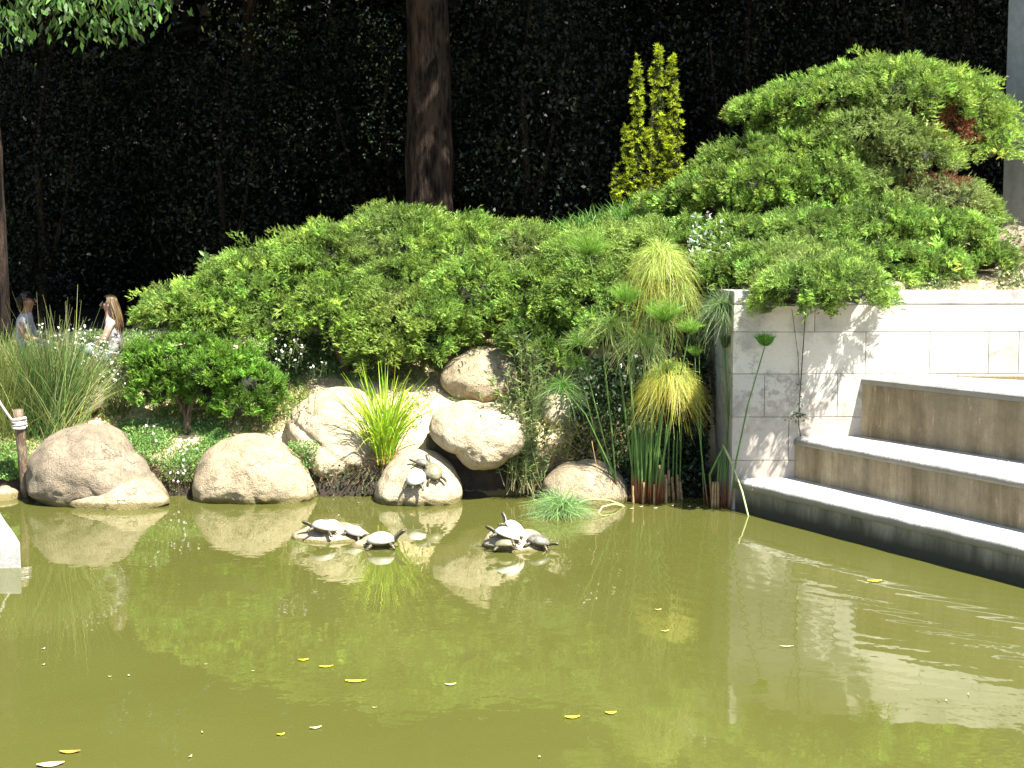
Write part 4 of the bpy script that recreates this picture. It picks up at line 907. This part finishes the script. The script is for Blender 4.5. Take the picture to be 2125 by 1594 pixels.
umbel(pr, 1442, 738, 15.6, .13, .9, .1, 90, GR, GT); stem(pr, [(1470, 1056), (1458, 960), (1446, 850), (1442, 740)], 15.5, 15.6, .009)
stem(pr, [(1462, 1056), (1455, 920), (1450, 700)], 15.6, 15.6, .008)
for k in range(7): stem(pr, [(1480+k*5, 1058), (1486+k*5+rng.normal(0, 3), 990), (1492+k*4, 930+rng.uniform(-40, 60))], 15.5, 15.5, .014, .009)
for k in range(3): stem(pr, [(1478+k*6, 1058), (1480+k*5, 1000)], 15.42, 15.42, .015, .011, 'stalk_red' if 'stalk_red' in M else 'stalk_dry', 'dry_stub')
stem(pr, [(1478, 1056), (1473, 985), (1490, 950), (1503, 926)], 15.45, 15.4, .014, .012)
M['stalk_pale'] = plain('pale_stalk', (.34, .40, .16), .5, .2, 12)
stem(pr, [(1501, 924), (1520, 965), (1540, 1020), (1555, 1080)], 15.4, 14.9, .013, .009, 'stalk_pale', 'broken_stem')
pf = empty('papyrus', W(1240, 1060, 15.2), label='fallen papyrus head trailing on the water beside two bent stems', cat='papyrus', group='papyrus at the foot of the wall')
c = WZ(1165, 1062, .05); cp = (1160, 1055)
umbel(pf, 1163, 1054, 14.95, .38, .12, .38, 520, (.16, .30, .09), (.32, .46, .18))
stem(pf, [(1292, 1048), (1262, 1038), (1225, 1036), (1190, 1046), (1163, 1052)], 15.5, 15.05, .010, .008, 'stalk_pale')
stem(pf, [(1296, 1052), (1275, 1046), (1250, 1052), (1238, 1070), (1228, 1092)], 15.5, 14.95, .012, .010, 'stalk_pale')

# ------------------------------------------------------------------ turtles
def shell_mesh(name, a=.135, b=.105, h=.080, flare=.012):
    bm = bmesh.new(); nu, nv = 40, 14; rows = []
    sc = [(x, 0) for x in (-.78, -.42, 0, .42, .78)]+[(x, y) for y in (-.56, .56) for x in (-.62, -.2, .24, .64)]
    for j in range(nv+1):
        r = j/nv; row = []
        for i in range(nu):
            t = i*2*math.pi/nu; x = r*math.cos(t); y = r*math.sin(t)
            ds = sorted(math.hypot((x-c[0])*1., (y-c[1])*.9) for c in sc); g = max(0, 1-(ds[1]-ds[0])/.08)*.006 if r < .84 else 0
            if .82 < r < .88: g = .0035
            z = h*(1-r**2.3)**.62 if r < 1 else 0
            taper = 1-.10*max(0, math.cos(t))*r
            row.append((x*a*(1+.03*math.sin(i*math.pi/1.5)*(r > .95)), y*b*taper, z-g-.004*(r**6)))
        rows.append(row)
    top = bm.verts.new((0, 0, h)); vr = [[bm.verts.new(p) for p in row] for row in rows[1:]]
    for i in range(nu): bm.faces.new((top, vr[0][i], vr[0][(i+1) % nu]))
    for r0, r1 in zip(vr, vr[1:]):
        for i in range(nu): bm.faces.new((r0[i], r1[i], r1[(i+1) % nu], r0[(i+1) % nu]))
    lo = [bm.verts.new((v.co.x*.9, v.co.y*.88, -.014)) for v in vr[-1]]; lo2 = [bm.verts.new((v.co.x*.8, v.co.y*.72, -.032)) for v in vr[-1]]
    for r0, r1 in ((vr[-1], lo), (lo, lo2)):
        for i in range(nu): bm.faces.new((r0[i], r1[i], r1[(i+1) % nu], r0[(i+1) % nu]))
    bm.faces.new(lo2[::-1]); bmesh.ops.recalc_face_normals(bm, faces=bm.faces)
    me = bpy.data.meshes.new(name); bm.to_mesh(me); bm.free()
    me.polygons.foreach_set('use_smooth', [True]*len(me.polygons)); return me
def skin_mesh(name, verts, edges, radii, sub=2, root=0):
    me = bpy.data.meshes.new(name+'_cage'); me.from_pydata(verts, edges, []); ob = bpy.data.objects.new(name+'_cage', me); COL.objects.link(ob)
    md = ob.modifiers.new('skin', 'SKIN'); md.use_smooth_shade = True
    for i, r in enumerate(radii):
        rr = r if hasattr(r, '__len__') else (r, r); me.skin_vertices[0].data[i].radius = rr; me.skin_vertices[0].data[i].use_root = i == root
    s2 = ob.modifiers.new('sub', 'SUBSURF'); s2.levels = sub; s2.render_levels = sub
    dg = bpy.context.evaluated_depsgraph_get(); dg.update(); out = bpy.data.meshes.new_from_object(ob.evaluated_get(dg)); out.name = name
    bpy.data.objects.remove(ob); bpy.data.meshes.remove(me)
    out.polygons.foreach_set('use_smooth', [True]*len(out.polygons)); return out
def turtle_body(name, neck_up=.5, spread=1., legs=True):
    hd = (.215, 0, -.005+.085*neck_up); V = [(0, 0, -.012), (.07, 0, -.012), (.125, 0, -.008), (.165, 0, .0+.045*neck_up), hd, (hd[0]+.028, 0, hd[2]+.002), (-.08, 0, -.012), (-.13, 0, -.02), (-.165, 0, -.035)]
    E = [(0, 1), (1, 2), (2, 3), (3, 4), (4, 5), (0, 6), (6, 7), (7, 8)]; Rr = [(.06, .022), (.05, .022), .028, .022, (.027, .023), (.016, .013), (.05, .02), .012, .004]
    for sx, par in ((1, 1), (-1, 6)):
        for sy in (-1, 1):
            k = len(V); V += [(sx*.080, sy*.060, -.018), (sx*(.105 if sx > 0 else .105), sy*.092*spread, -.03), (sx*(.118 if sx > 0 else .13), sy*.108*spread, -.050), (sx*(.138 if sx > 0 else .15), sy*.112*spread, -.058)]
            E += [(par, k), (k, k+1), (k+1, k+2), (k+2, k+3)]; Rr += [.02, .02, .016, (.017, .008)]
    return skin_mesh(name, V, E, Rr, 2)
def shell_mat(name, base, line, mudc):
    m, nt, b = mat_new(name); v = coords(nt); n = ntex(nt, v, 22, 5, .7); n2 = ntex(nt, v, 90, 3)
    c = mix(nt, ramp(nt, n, [(.38, 0), (.62, 1)]), base, mudc); c = mix(nt, .4, c, ramp(nt, n2, [(.4, (.6, .6, .6)), (.55, (1, 1, 1))]), 'MULTIPLY')
    g = N(nt, 'ShaderNodeNewGeometry'); c = mix(nt, ramp(nt, g.outputs['Pointiness'], [(.44, 1), (.49, 0)]), c, line)
    nt.links.new(c, b.inputs['Base Color']); b.inputs['Roughness'].default_value = .45; return m
MS = {'pale': shell_mat('dry_pale_shell', (.36, .34, .27), (.14, .12, .08), (.46, .44, .37)), 'white': shell_mat('chalky_shell', (.56, .55, .49), (.3, .28, .23), (.64, .63, .58)),
      'olive': shell_mat('olive_shell', (.13, .12, .065), (.05, .045, .025), (.24, .22, .14)), 'dark': shell_mat('wet_dark_shell', (.07, .065, .045), (.025, .022, .015), (.20, .19, .15))}
def skin_mat():
    m, nt, b = mat_new('turtle_skin'); w = N(nt, 'ShaderNodeTexWave', bands_direction='Y'); w.inputs['Scale'].default_value = 28; w.inputs['Distortion'].default_value = 3; nt.links.new(coords(nt), w.inputs[0])
    nt.links.new(ramp(nt, w.outputs['Fac'], [(.80, (.022, .02, .013)), (.93, (.20, .17, .06))]), b.inputs['Base Color']); b.inputs['Roughness'].default_value = .45; return m
MS['skin'] = skin_mat(); MS['plastron'] = plain('plastron', (.11, .08, .03), .6, .7, 40)
SH = shell_mesh('carapace'); BODY = {'up': turtle_body('turtle_body_up', .6), 'fwd': turtle_body('turtle_body', .25), 'high': turtle_body('turtle_body_high', 1.0)}
eye = bmesh.new(); bmesh.ops.create_uvsphere(eye, u_segments=8, v_segments=6, radius=.0045); EYE = bpy.data.meshes.new('turtle_eye'); eye.to_mesh(EYE); eye.free()
EYE.materials.append(plain('eye_black', (.01, .01, .01), .15))
SHM = {}
for k in ('pale', 'white', 'olive', 'dark'):
    m_ = SH.copy(); m_.materials.append(MS[k]); m_.materials.append(MS['plastron']); SHM[k] = m_
    for p_ in m_.polygons:
        if p_.center.z < -.004: p_.material_index = 1
for m_ in BODY.values(): m_.materials.append(MS['skin'])
from mathutils.bvhtree import BVHTree
def on_rock(rk, px, py):
    "the point of a rock seen at this place of the photograph"
    me_ = rk.data; L_ = rk.location
    bv = BVHTree.FromPolygons([v.co+L_ for v in me_.vertices], [tuple(p.vertices) for p in me_.polygons])
    o = Vector((0, 0, CAMZ)); d = (W(px, py, 10)-o).normalized(); h = bv.ray_cast(o, d)
    if h[0] is None: h = bv.find_nearest(W(px, py, rk.location.y))
    return h[0]
def turtle(px, py, Y, size, yaw, pitch, roll, shell, body, label):
    if hasattr(Y, 'data'): c = on_rock(Y, px, py)+Vector((0, 0, .052*size/.27))
    else: c = W(px, py, Y)
    e = empty('turtle', c, label=label, cat='turtle', group='turtles basking on the rocks')
    e.rotation_euler = (Matrix.Rotation(math.radians(yaw), 3, 'Z') @ Matrix.Rotation(-math.radians(pitch), 3, 'Y') @ Matrix.Rotation(math.radians(roll), 3, 'X')).to_euler()
    e.scale = (size/.27,)*3
    for nm, me_ in (('shell', SHM[shell]), ('body', BODY[body])):
        o = bpy.data.objects.new(nm, me_); COL.objects.link(o); o.parent = e
    nu = {'up': .6, 'fwd': .25, 'high': 1.}[body]
    for sy in (-1, 1):
        o = bpy.data.objects.new('eye', EYE); COL.objects.link(o); o.parent = e; o.location = (.228, sy*.0165, -.001+.085*nu)
    return e
turtle(672, 1106, R[12], .25, 165, 8, 6, 'pale', 'fwd', 'pale turtle facing left on the flat rock, leftmost of all the turtles')
turtle(737, 1113, R[12], .20, -22, -14, 6, 'pale', 'fwd', 'smallest pale turtle, walking right off the flat rock, between two larger ones')
turtle(790, 1133, R[13], .265, 4, 3, 6, 'pale', 'high', 'pale turtle on the smallest flat rock, facing right with its head raised')
turtle(1067, 1099, 13.30, .235, 140, 30, 24, 'white', 'up', 'chalk white turtle on top of the pile, tilted with its head pointing up left')
turtle(1052, 1122, R[14], .25, 158, 14, 10, 'white', 'fwd', 'white turtle in the middle of the pile, beneath the tilted topmost one')
turtle(1048, 1142, R[14], .205, 178, -3, 16, 'olive', 'fwd', 'olive shelled turtle lowest at the front left of the pile')
turtle(1117, 1133, R[14], .215, -8, -10, 4, 'dark', 'fwd', 'dark grey turtle at the right end of the pile rock, facing right')
turtle(864, 1003, R[4], .27, 75, 22, 0, 'white', 'fwd', 'blank white domed turtle on the pale dome rock, seen from behind')
turtle(899, 988, R[4], .25, 118, 36, -10, 'olive', 'up', 'olive turtle climbing up the dome rock beside the white one')
turtle(876, 968, R[4], .17, 165, 10, 5, 'dark', 'fwd', 'small dark turtle highest on the dome rock, behind the white shell')

# ------------------------------------------------------------------ people in the shade
def cloth(name, col): return plain(name, col, .85, .12, 14, .2)
M['skin_light'] = plain('fair_skin', (.34, .20, .145), .5, .06, 6); M['skin_brown'] = plain('tanned_skin', (.20, .10, .052), .5, .06, 6)
def person(px, py, Y, face, label, skin, hairc, hair_len, topc, legc, arm_fwd):
    "seated on the ground, head centre at px,py; face=-1 looks left, +1 looks right"
    h = W(px, py, Y); f = face; e = empty('person', (h.x, Y, h.z-.72), label=label, cat='person', group='people sitting in the shade')
    def v(x, y, z): return (h.x+f*x, Y+y, h.z+z)
    # torso: pelvis, waist, chest, neck, head; crossed legs; arms
    V = [v(-.10, 0, -.66), v(-.09, 0, -.50), v(-.06, 0, -.33), v(-.03, 0, -.20), v(-.01, 0, -.11), v(0, 0, -.03), v(.01, 0, .04)]
    Rr = [(.15, .13), (.12, .10), (.135, .10), (.09, .07), .045, (.075, .08), (.08, .085)]
    E = [(i, i+1) for i in range(6)]
    for sy in (-1, 1):
        k = len(V); V += [v(-.05, sy*.15, -.24), v(.02, sy*.21, -.44), v(.20+arm_fwd, sy*.16, -.52), v(.30+arm_fwd, sy*.10, -.54)]; E += [(3, k), (k, k+1), (k+1, k+2), (k+2, k+3)]; Rr += [.055, .042, .033, (.035, .018)]
        k = len(V); V += [v(.02, sy*.12, -.66), v(.36, sy*.28, -.50), v(.30, sy*.05, -.68), v(.42, sy*.0-.05*sy, -.70)]; E += [(0, k), (k, k+1), (k+1, k+2), (k+2, k+3)]; Rr += [.09, .06, .045, .04]
    body = skin_mesh('body', V, E, Rr, 2); body.materials.append(skin); body.materials.append(topc); body.materials.append(legc)
    for p in body.polygons:
        c = p.center; zz = c.z-h.z; xx = (c.x-h.x)*f
        if zz < -.55 or (zz < -.46 and xx > .12 and abs(c.y-Y) > .19): p.material_index = 2
        elif -.56 < zz < -.155 and abs(c.y-Y) < .20 and xx < .09: p.material_index = 1
    me_ = body; o = link('body', me_, None, e)
    # face: nose, brow, chin, mouth, ears, eyes
    bm = bmesh.new(); ps = [v(.080, 0, .035), v(.098, 0, .008), v(.112, 0, -.008), v(.090, 0, -.018)]
    tube(bm, ps, [.006, .011, .013, .006], 8); bm_obj('nose', bm, skin, e, True)
    lip = plain('lips', (.40, .14, .11), .5); bm = bmesh.new(); tube(bm, [v(.078, -.022, -.044), v(.088, 0, -.042), v(.078, .022, -.044)], [.003, .007, .003], 6); bm_obj('mouth', bm, lip, e, True)
    for sy in (-1, 1):
        bm = bmesh.new(); bmesh.ops.create_uvsphere(bm, u_segments=8, v_segments=6, radius=.011, matrix=Matrix.Translation(v(.072, sy*.030, .012))); bm_obj('eye', bm, EYE.materials[0], e, True)
        bm = bmesh.new(); bmesh.ops.create_uvsphere(bm, u_segments=8, v_segments=6, radius=.022, matrix=Matrix.Translation(v(-.01, sy*.078, -.005)) @ Matrix.Diagonal((.8, .4, 1.2, 1))); bm_obj('ear', bm, skin, e, True)
    # hair: a cap over the skull and strands hanging down the back
    hm_ = plain('hair_mass', hairc, .5, .25, 40)
    bm = bmesh.new(); bmesh.ops.create_icosphere(bm, subdivisions=3, radius=1)
    bmesh.ops.delete(bm, geom=[w for w in bm.verts if (w.co.x*f > .35 and w.co.z < .55) or w.co.z < -.5], context='VERTS')
    for w in bm.verts: w.co = v(w.co.x*f*.098-.012, w.co.y*.092, .035+w.co.z*.092)
    bm_obj('hair_cap', bm, hm_, e, True)
    s = Soup(4); n = 700; a_ = rng.uniform(1.9, 4.4, n); P = np.stack([h.x+f*(.085*np.cos(a_)-.01), Y+.088*np.sin(a_), h.z+.05+rng.uniform(-.06, .03, n)], 1)
    t = np.linspace(0, 1, 7)[None, :, None]; L = hair_len*rng.uniform(.6, 1.1, n)[:, None, None]; out = np.stack([f*np.cos(a_), np.sin(a_), a_*0], 1)
    pts = P[:, None]+out[:, None]*(.025*np.sin(t*2.6))+np.array([-f*.16, 0, -1.])*L*t+rng.normal(0, .012, (n, 1, 3))*t
    ribbons(s, pts, np.array([.012]*6+[.003]), unit(np.cross(np.array([0, 0, 1.]), out)), jit(hairc, n, .25, .06)); s.build('hair', M['grass'], e)
    # hands
    for sy in (-1, 1):
        hx, hy, hz = .30+arm_fwd, sy*.10, -.54; VV = [v(hx, hy, hz), v(hx+.05, hy, hz-.01)]; EE = [(0, 1)]; RR = [.02, (.028, .014)]
        for q in range(4):
            yy = hy+(q-1.5)*.018; k = len(VV); ll = (.055, .065, .06, .045)[q]; VV += [v(hx+.075, yy, hz-.012), v(hx+.075+ll*.5, yy, hz-.02), v(hx+.07+ll, yy, hz-.038)]; EE += [(1, k), (k, k+1), (k+1, k+2)]; RR += [.009, .008, .007]
        k = len(VV); VV += [v(hx+.03, hy-sy*.03, hz-.005), v(hx+.06, hy-sy*.045, hz-.02)]; EE += [(0, k), (k, k+1)]; RR += [.010, .008]
        hm = skin_mesh('hand', VV, EE, RR, 1); hm.materials.append(skin); link('hand', hm, None, e)
    return e
person(226, 632, 18.6, -1, 'woman with long fair hair and white top sitting in the shade, facing left', M['skin_light'], (.15, .10, .05), .34, cloth('white_cotton', (.28, .26, .26)), cloth('grey_green_trousers', (.14, .19, .16)), 0.)
person(58, 625, 18.5, 1, 'dark haired person with tanned arm and white shirt behind the rushes, facing right', M['skin_brown'], (.02, .014, .010), .08, cloth('white_shirt', (.28, .28, .31)), cloth('dark_trousers', (.05, .06, .08)), .12)

# ------------------------------------------------------------------ trees
def leaf_cloud(soup, c, r, n, sz, col, shell=.35, clump=None, down=0.):
    d = rnd_dirs(n); rad = (shell+(1-shell)*rng.random(n))**.6
    P = np.array(c)+d*rad[:, None]*np.array(r)
    if clump:
        K = clump; ctr = np.array(c)+rnd_dirs(K)*(rng.random((K, 1))**.35)*np.array(r)*.92
        P = ctr[rng.integers(0, K, n)]+rng.normal(0, 1, (n, 3))*np.array(r)*.13
    cc = jit(col, n, .3, .1)
    if clump:
        kk = ((P[:, None, :]-ctr[None, :, :])**2).sum(-1).argmin(1); cc = np.clip(cc*np.exp(rng.normal(-.2, .75, K))[kk][:, None], .001, .2)
    dd = unit(rnd_dirs(n)+np.array([0, 0, -down])); L = rng.uniform(.6, 1.3, n)*sz; leaves(soup, P, dd, L, L*.5, cc)
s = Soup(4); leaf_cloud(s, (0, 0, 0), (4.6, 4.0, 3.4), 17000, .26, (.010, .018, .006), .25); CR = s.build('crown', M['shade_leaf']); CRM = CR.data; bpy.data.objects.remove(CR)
def tree(x, y, r0, label, lean=(0, 0), crown=(1, 1, 1), cz=11.8, hgt=12., group='tall trees behind the garden', co=0.):
    z0 = float(H(x, y)); e = empty('tree', (x, y, z0), label=label, cat='tree', group=group)
    bm = bmesh.new(); n = 26
    pts = [Vector((x+lean[0]*t+.06*math.sin(t*9+x), y+lean[1]*t, z0-.2+hgt*t)) for t in np.linspace(0, 1, n)]
    tube(bm, pts, [r0*(1.12-.55*t)+r0*.25*math.exp(-t*12) for t in np.linspace(0, 1, n)], 28)
    for v in bm.verts:
        a = math.atan2(v.co.y-y, v.co.x-x); q = Vector((math.cos(a)*3, math.sin(a)*3, v.co.z*.8)); v.co += Vector((math.cos(a), math.sin(a), 0))*(.035*noise.noise(q*2)+.03*noise.noise(q*7))*(r0/.3)
    bm_obj('trunk', bm, M['bark'], e, True)
    for k in range(5):
        a = k*1.26+x; p = pts[int(n*.62)+k]; bm = bmesh.new(); q = p+Vector((math.cos(a)*2.8, math.sin(a)*2.4, 2.)); tube(bm, [p, p.lerp(q, .5)+Vector((0, 0, -.2)), q], [r0*.35, r0*.22, .04], 7); bm_obj('limb', bm, M['bark'], e, True)
    c = bpy.data.objects.new('crown', CRM); COL.objects.link(c); c.parent = e; c.location = (lean[0], lean[1]+co, cz-z0); c.scale = crown; c.rotation_euler = (0, 0, random.random()*6)
    return e
tx = (897-1062)/FPX*22
tree(tx, 22.2, .32, 'thick dark trunked tree rising behind the broad juniper mound', (-.35, 0), cz=12.2)
tree(W(-4, 500, 21.).x, 21., .15, 'slender trunked tree at the left picture edge behind the rushes', (-.5, 0), cz=12)
for i, (x, y, co, lab) in enumerate(((-12.5, 23, 0, 'dark wood tree outside the left edge, farthest left'), (13.5, 24, -1, 'dark wood tree outside the right edge, farthest right'), (-9, 31, -2, 'dark wood tree in the rear row, left end'), (-3.5, 31, -2, 'dark wood tree in the rear row, behind the seated woman'),
        (2.5, 31, -2, 'dark wood tree in the rear row, right of the thick trunk'), (8.5, 31, -2, 'dark wood tree in the rear row, behind the tall tiered juniper'), (-8.5, 27, -4.2, 'dark wood tree of the front row behind the seated people'), (-4.8, 27.2, -4.6, 'dark wood tree of the front row behind the left slope of the broad mound'),
        (.8, 27, -4.2, 'dark wood tree of the front row just right of the thick trunk'), (4.3, 27.2, -4.6, 'dark wood tree of the front row behind the golden yew'), (8.2, 27, -4.2, 'dark wood tree of the front row behind the concrete panel'), (-1.7, 28.6, -1, 'dark wood tree directly behind the thick trunk'), (-12, 38, 0, 'farthest wood tree up the slope, left end'), (-5.5, 38, 0, 'farthest wood tree up the slope, left of the middle'), (1, 38, 0, 'farthest wood tree up the slope, in the middle'), (7.5, 38, 0, 'farthest wood tree up the slope, right of the middle'), (14, 38, 0, 'farthest wood tree up the slope, right end'))):
    tree(x, y, .16, lab, (random.uniform(-.3, .3), 0), hgt=12 if y < 35 else 15, crown=(1.1, 1.05, 1.15), cz=(12 if y < 35 else 14)+random.uniform(-.3, .5), group='trees of the dark wood', co=co)
# tree shading the seated people; its lowest sunlit spray hangs into the frame
e = tree(-8.4, 18.9, .26, 'leafy tree whose lowest sunlit branches hang in at the upper left', (.6, -.6), crown=(.8, .75, .6), cz=10., hgt=9.5, group=None)
s = Soup(4)
for c_, r_, n_ in (((-4.6, 16.9, 7.5), (2.5, 1.15, 1.2), 15000), ((-7.2, 17.4, 7.9), (2.4, 1.6, 1.4), 7000)): leaf_cloud(s, c_, r_, n_, .17, (.05, .09, .02), .2)
o = s.build('lower_crown', M['foliage'], e)
bm = bmesh.new(); tube(bm, [Vector(p) for p in ((-8.0, 18.5, 5.2), (-6.8, 17.8, 6.6), (-5.4, 17.2, 7.3), (-3.4, 16.7, 7.5))], [.12, .09, .06, .02], 8); bm_obj('limb', bm, M['bark'], e, True)
bm = bmesh.new(); tube(bm, [Vector(p) for p in ((-6.2, 17.5, 6.9), (-5.6, 16.8, 6.2), tuple(W(200, -60, 16.3)), tuple(W(230, 20, 16.2)))], [.05, .03, .02, .006], 6); bm_obj('limb', bm, M['bark'], e, True)
s = Soup(4)
for (x, y, n) in ((150, 10, 260), (235, 5, 240), (290, 30, 170), (310, -10, 160), (190, 55, 150), (60, 30, 220), (30, 70, 160), (100, -20, 300), (250, 60, 90), (0, 10, 200)):
    n = int(n*.38); c = np.array(W(x, y-14, 16.2)); P = c+rng.normal(0, 1, (n, 3))*np.array([.2, .3, .13]); dd = unit(rnd_dirs(n)*.7+np.array([.1, -.1, -1.])); L = rng.uniform(.08, .15, n)
    leaves(s, P, dd, L, L*.42, jit((.05, .11, .022), n, .4, .1))
o = s.build('leafy_spray', M['foliage'], e, 'stuff')
# dark understory shrubs
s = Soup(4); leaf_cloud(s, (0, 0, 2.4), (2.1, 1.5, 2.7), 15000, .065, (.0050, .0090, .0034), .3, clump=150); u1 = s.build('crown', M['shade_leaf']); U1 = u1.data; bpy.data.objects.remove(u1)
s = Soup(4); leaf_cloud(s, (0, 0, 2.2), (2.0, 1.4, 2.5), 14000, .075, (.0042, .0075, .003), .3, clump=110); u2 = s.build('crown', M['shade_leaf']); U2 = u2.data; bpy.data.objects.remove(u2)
tb = bmesh.new(); tube(tb, [(0, 0, -.2), (.05, 0, 1.2), (-.1, 0, 2.6), (.1, .1, 4)], [.09, .07, .05, .02], 7); tube(tb, [(0, 0, .6), (.6, .1, 1.8), (.9, .2, 3)], [.05, .035, .015], 6); tube(tb, [(0, 0, .4), (-.6, .1, 1.6), (-1., -.1, 2.8)], [.05, .035, .015], 6)
TBM = bpy.data.meshes.new('stems'); tb.to_mesh(TBM); tb.free(); TBM.materials.append(M['bark'])
BK = ['outside the left picture edge', 'behind the slender left trunk', 'left of the tanned person', 'between the two seated people', 'behind the long haired woman', 'above the left tip of the broad juniper', 'left of the broad leaved plant', 'behind the broad leaved plant', 'just left of the thick trunk', 'just right of the thick trunk', 'above the right shoulder of the broad mound', 'left of the golden yew', 'behind the golden yew', 'between the yew and the tiered juniper', 'behind the left tier of the tall juniper', 'behind the crown of the tall juniper', 'nearest one, beside the thick trunk base']
for i in range(17):
    x = -10.5+i*1.42+random.uniform(-.3, .3); y = 24.3+(i % 2)*1.6+random.uniform(-.3, .3)
    if i == 16: x, y = .2, 23.2
    e = empty('laurel_shrub', (x, y, float(H(x, y))-.1), random.random()*6, 'dark glossy evergreen shrub in the shade, '+BK[i], 'shrub', 'dark evergreen shrubs of the backdrop')
    e.scale = (1, 1, random.uniform(.95, 1.25))
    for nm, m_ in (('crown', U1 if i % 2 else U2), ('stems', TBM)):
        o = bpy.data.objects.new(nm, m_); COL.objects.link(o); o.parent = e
leafmass('backdrop_spray', 'sunlit leaf sprays of an evergreen beside the thick trunk', [(745, 850, 20, 330, 22.3, 22.6, 420), (430, 620, -20, 110, 22.3, 22.8, 260), (560, 700, 200, 420, 22.6, 22.8, 160), (950, 1010, 330, 400, 22.3, 22.6, 60)], (.03, .075), (.05, .085, .035), 'shrub')

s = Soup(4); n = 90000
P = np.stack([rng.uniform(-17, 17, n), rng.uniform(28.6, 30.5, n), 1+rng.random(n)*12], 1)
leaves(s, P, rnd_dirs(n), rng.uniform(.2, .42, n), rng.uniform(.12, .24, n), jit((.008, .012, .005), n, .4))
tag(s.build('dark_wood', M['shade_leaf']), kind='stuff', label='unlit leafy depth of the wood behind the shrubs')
# ------------------------------------------------------------------ things floating on the water
def floater(px, py, L, wd_, col, label, group=None, curl=.008, ang=None):
    c = WZ(px, py, .004); bm = bmesh.new(); a = random.random()*6 if ang is None else ang; pts = []
    for k in range(9):
        t = k/8; x = (t-.5)*L; w = wd_*.5*math.sin(math.pi*min(.97, max(.03, t)))**.8; z = curl*(2*t-1)**2; pts.append((x, w, z))
    ce = [bm.verts.new((p[0], 0, p[2]*.6)) for p in pts]; l_ = [bm.verts.new((p[0], p[1], p[2]+.003)) for p in pts]; r_ = [bm.verts.new((p[0], -p[1], p[2]+.003)) for p in pts]
    for i in range(8): bm.faces.new((ce[i], ce[i+1], l_[i+1], l_[i])); bm.faces.new((r_[i], r_[i+1], ce[i+1], ce[i]))
    bmesh.ops.rotate(bm, verts=bm.verts, matrix=Matrix.Rotation(a, 3, 'Z'), cent=(0, 0, 0))
    key = 'fl%s' % (col,)
    if key not in M: M[key] = plain('fallen_leaf', col, .5, .2, 60)
    o = bm_obj('floating_leaf', bm, M[key]); o.location = c; return tag(o, label, 'leaf', group or 'leaves floating on the pond')
Yw = (.62, .58, .03)
for (x, y, L, w, c, lab, an) in (
    (1815, 1206, .12, .06, Yw, 'bright yellow leaf floating near the lowest step', .1), (738, 1414, .13, .045, Yw, 'widest yellow leaf left of centre in the near water', .1), (677, 1384, .09, .03, Yw, 'slim yellow leaf just behind the widest one', .2), (630, 1370, .07, .035, Yw, 'small yellow leaf farthest left of the yellow trio', .3),
    (935, 1421, .07, .035, (.6, .56, .3), 'pale leaf right of the yellow trio in the near water', .2), (1188, 1489, .09, .045, Yw, 'left one of two yellow leaves low in the middle of the water', .2), (1268, 1480, .065, .05, Yw, 'right one of two yellow leaves low in the middle of the water', .1),
    (105, 1587, .14, .08, (.55, .43, .25), 'large tan leaf in the bottom left corner of the water', .3), (145, 1561, .11, .05, (.45, .22, .04), 'curled orange leaf above the tan one in the bottom left corner', .1), (655, 1511, .07, .03, (.5, .5, .3), 'pale green leaf alone near the bottom of the water', .4),
    (1380, 1310, .06, .025, (.5, .45, .12), 'yellowish leaf on the golden papyrus reflection', .2), (1632, 1342, .10, .02, (.4, .36, .25), 'thin brown leaf on the pale wall reflection', 0), (583, 1525, .045, .03, Yw, 'tiny yellow leaf close to the bottom, left of the pale green leaf', .4),
    (1366, 1266, .05, .03, (.55, .5, .15), 'small yellowish leaf nearest the papyrus reflection top', .2)):
    floater(x, y, L, w, c, lab, ang=an)
for (x, y) in ((90, 1347), (90, 1380), (228, 1405), (268, 1403), (427, 1379), (525, 1393), (420, 1521), (395, 1571), (1120, 1572), (777, 1469), (704, 1070), (745, 1044), (1965, 1455), (2010, 1442)):
    floater(x, y, random.uniform(.02, .035), random.uniform(.008, .016), (.45, .43, .25), 'tiny pale petal or leaf scrap drifting on the open water', 'leaf scraps drifting on the pond')
# debris at the foot of the papyrus and litter on the treads
for (x, y) in ((1330, 1052), (1360, 1055), (1395, 1050), (1430, 1052), (1448, 1054), (1310, 1056)):
    floater(x, y, .05, .025, (.6, .52, .40), 'pale scrap of dry papyrus floating at the foot of the stems', 'papyrus scraps on the water', ang=random.random())
for (x, y, z) in ((1562, 1017, .335), (1590, 1005, .335), (1770, 903, .775), (2070, 957, .775), (2090, 959, .775), (1980, 944, .775), (1820, 1028, .335), (2030, 787, 1.405), (2044, 790, 1.405), (1700, 1000, .335)):
    c = WZ(x, y, z+.004); o = floater(100, 1500, .04, .014, (.25, .17, .08), 'small dry brown leaf lying on a tread of the steps', 'dry leaves on the steps'); o.location = c; o.name = 'dry_leaf'
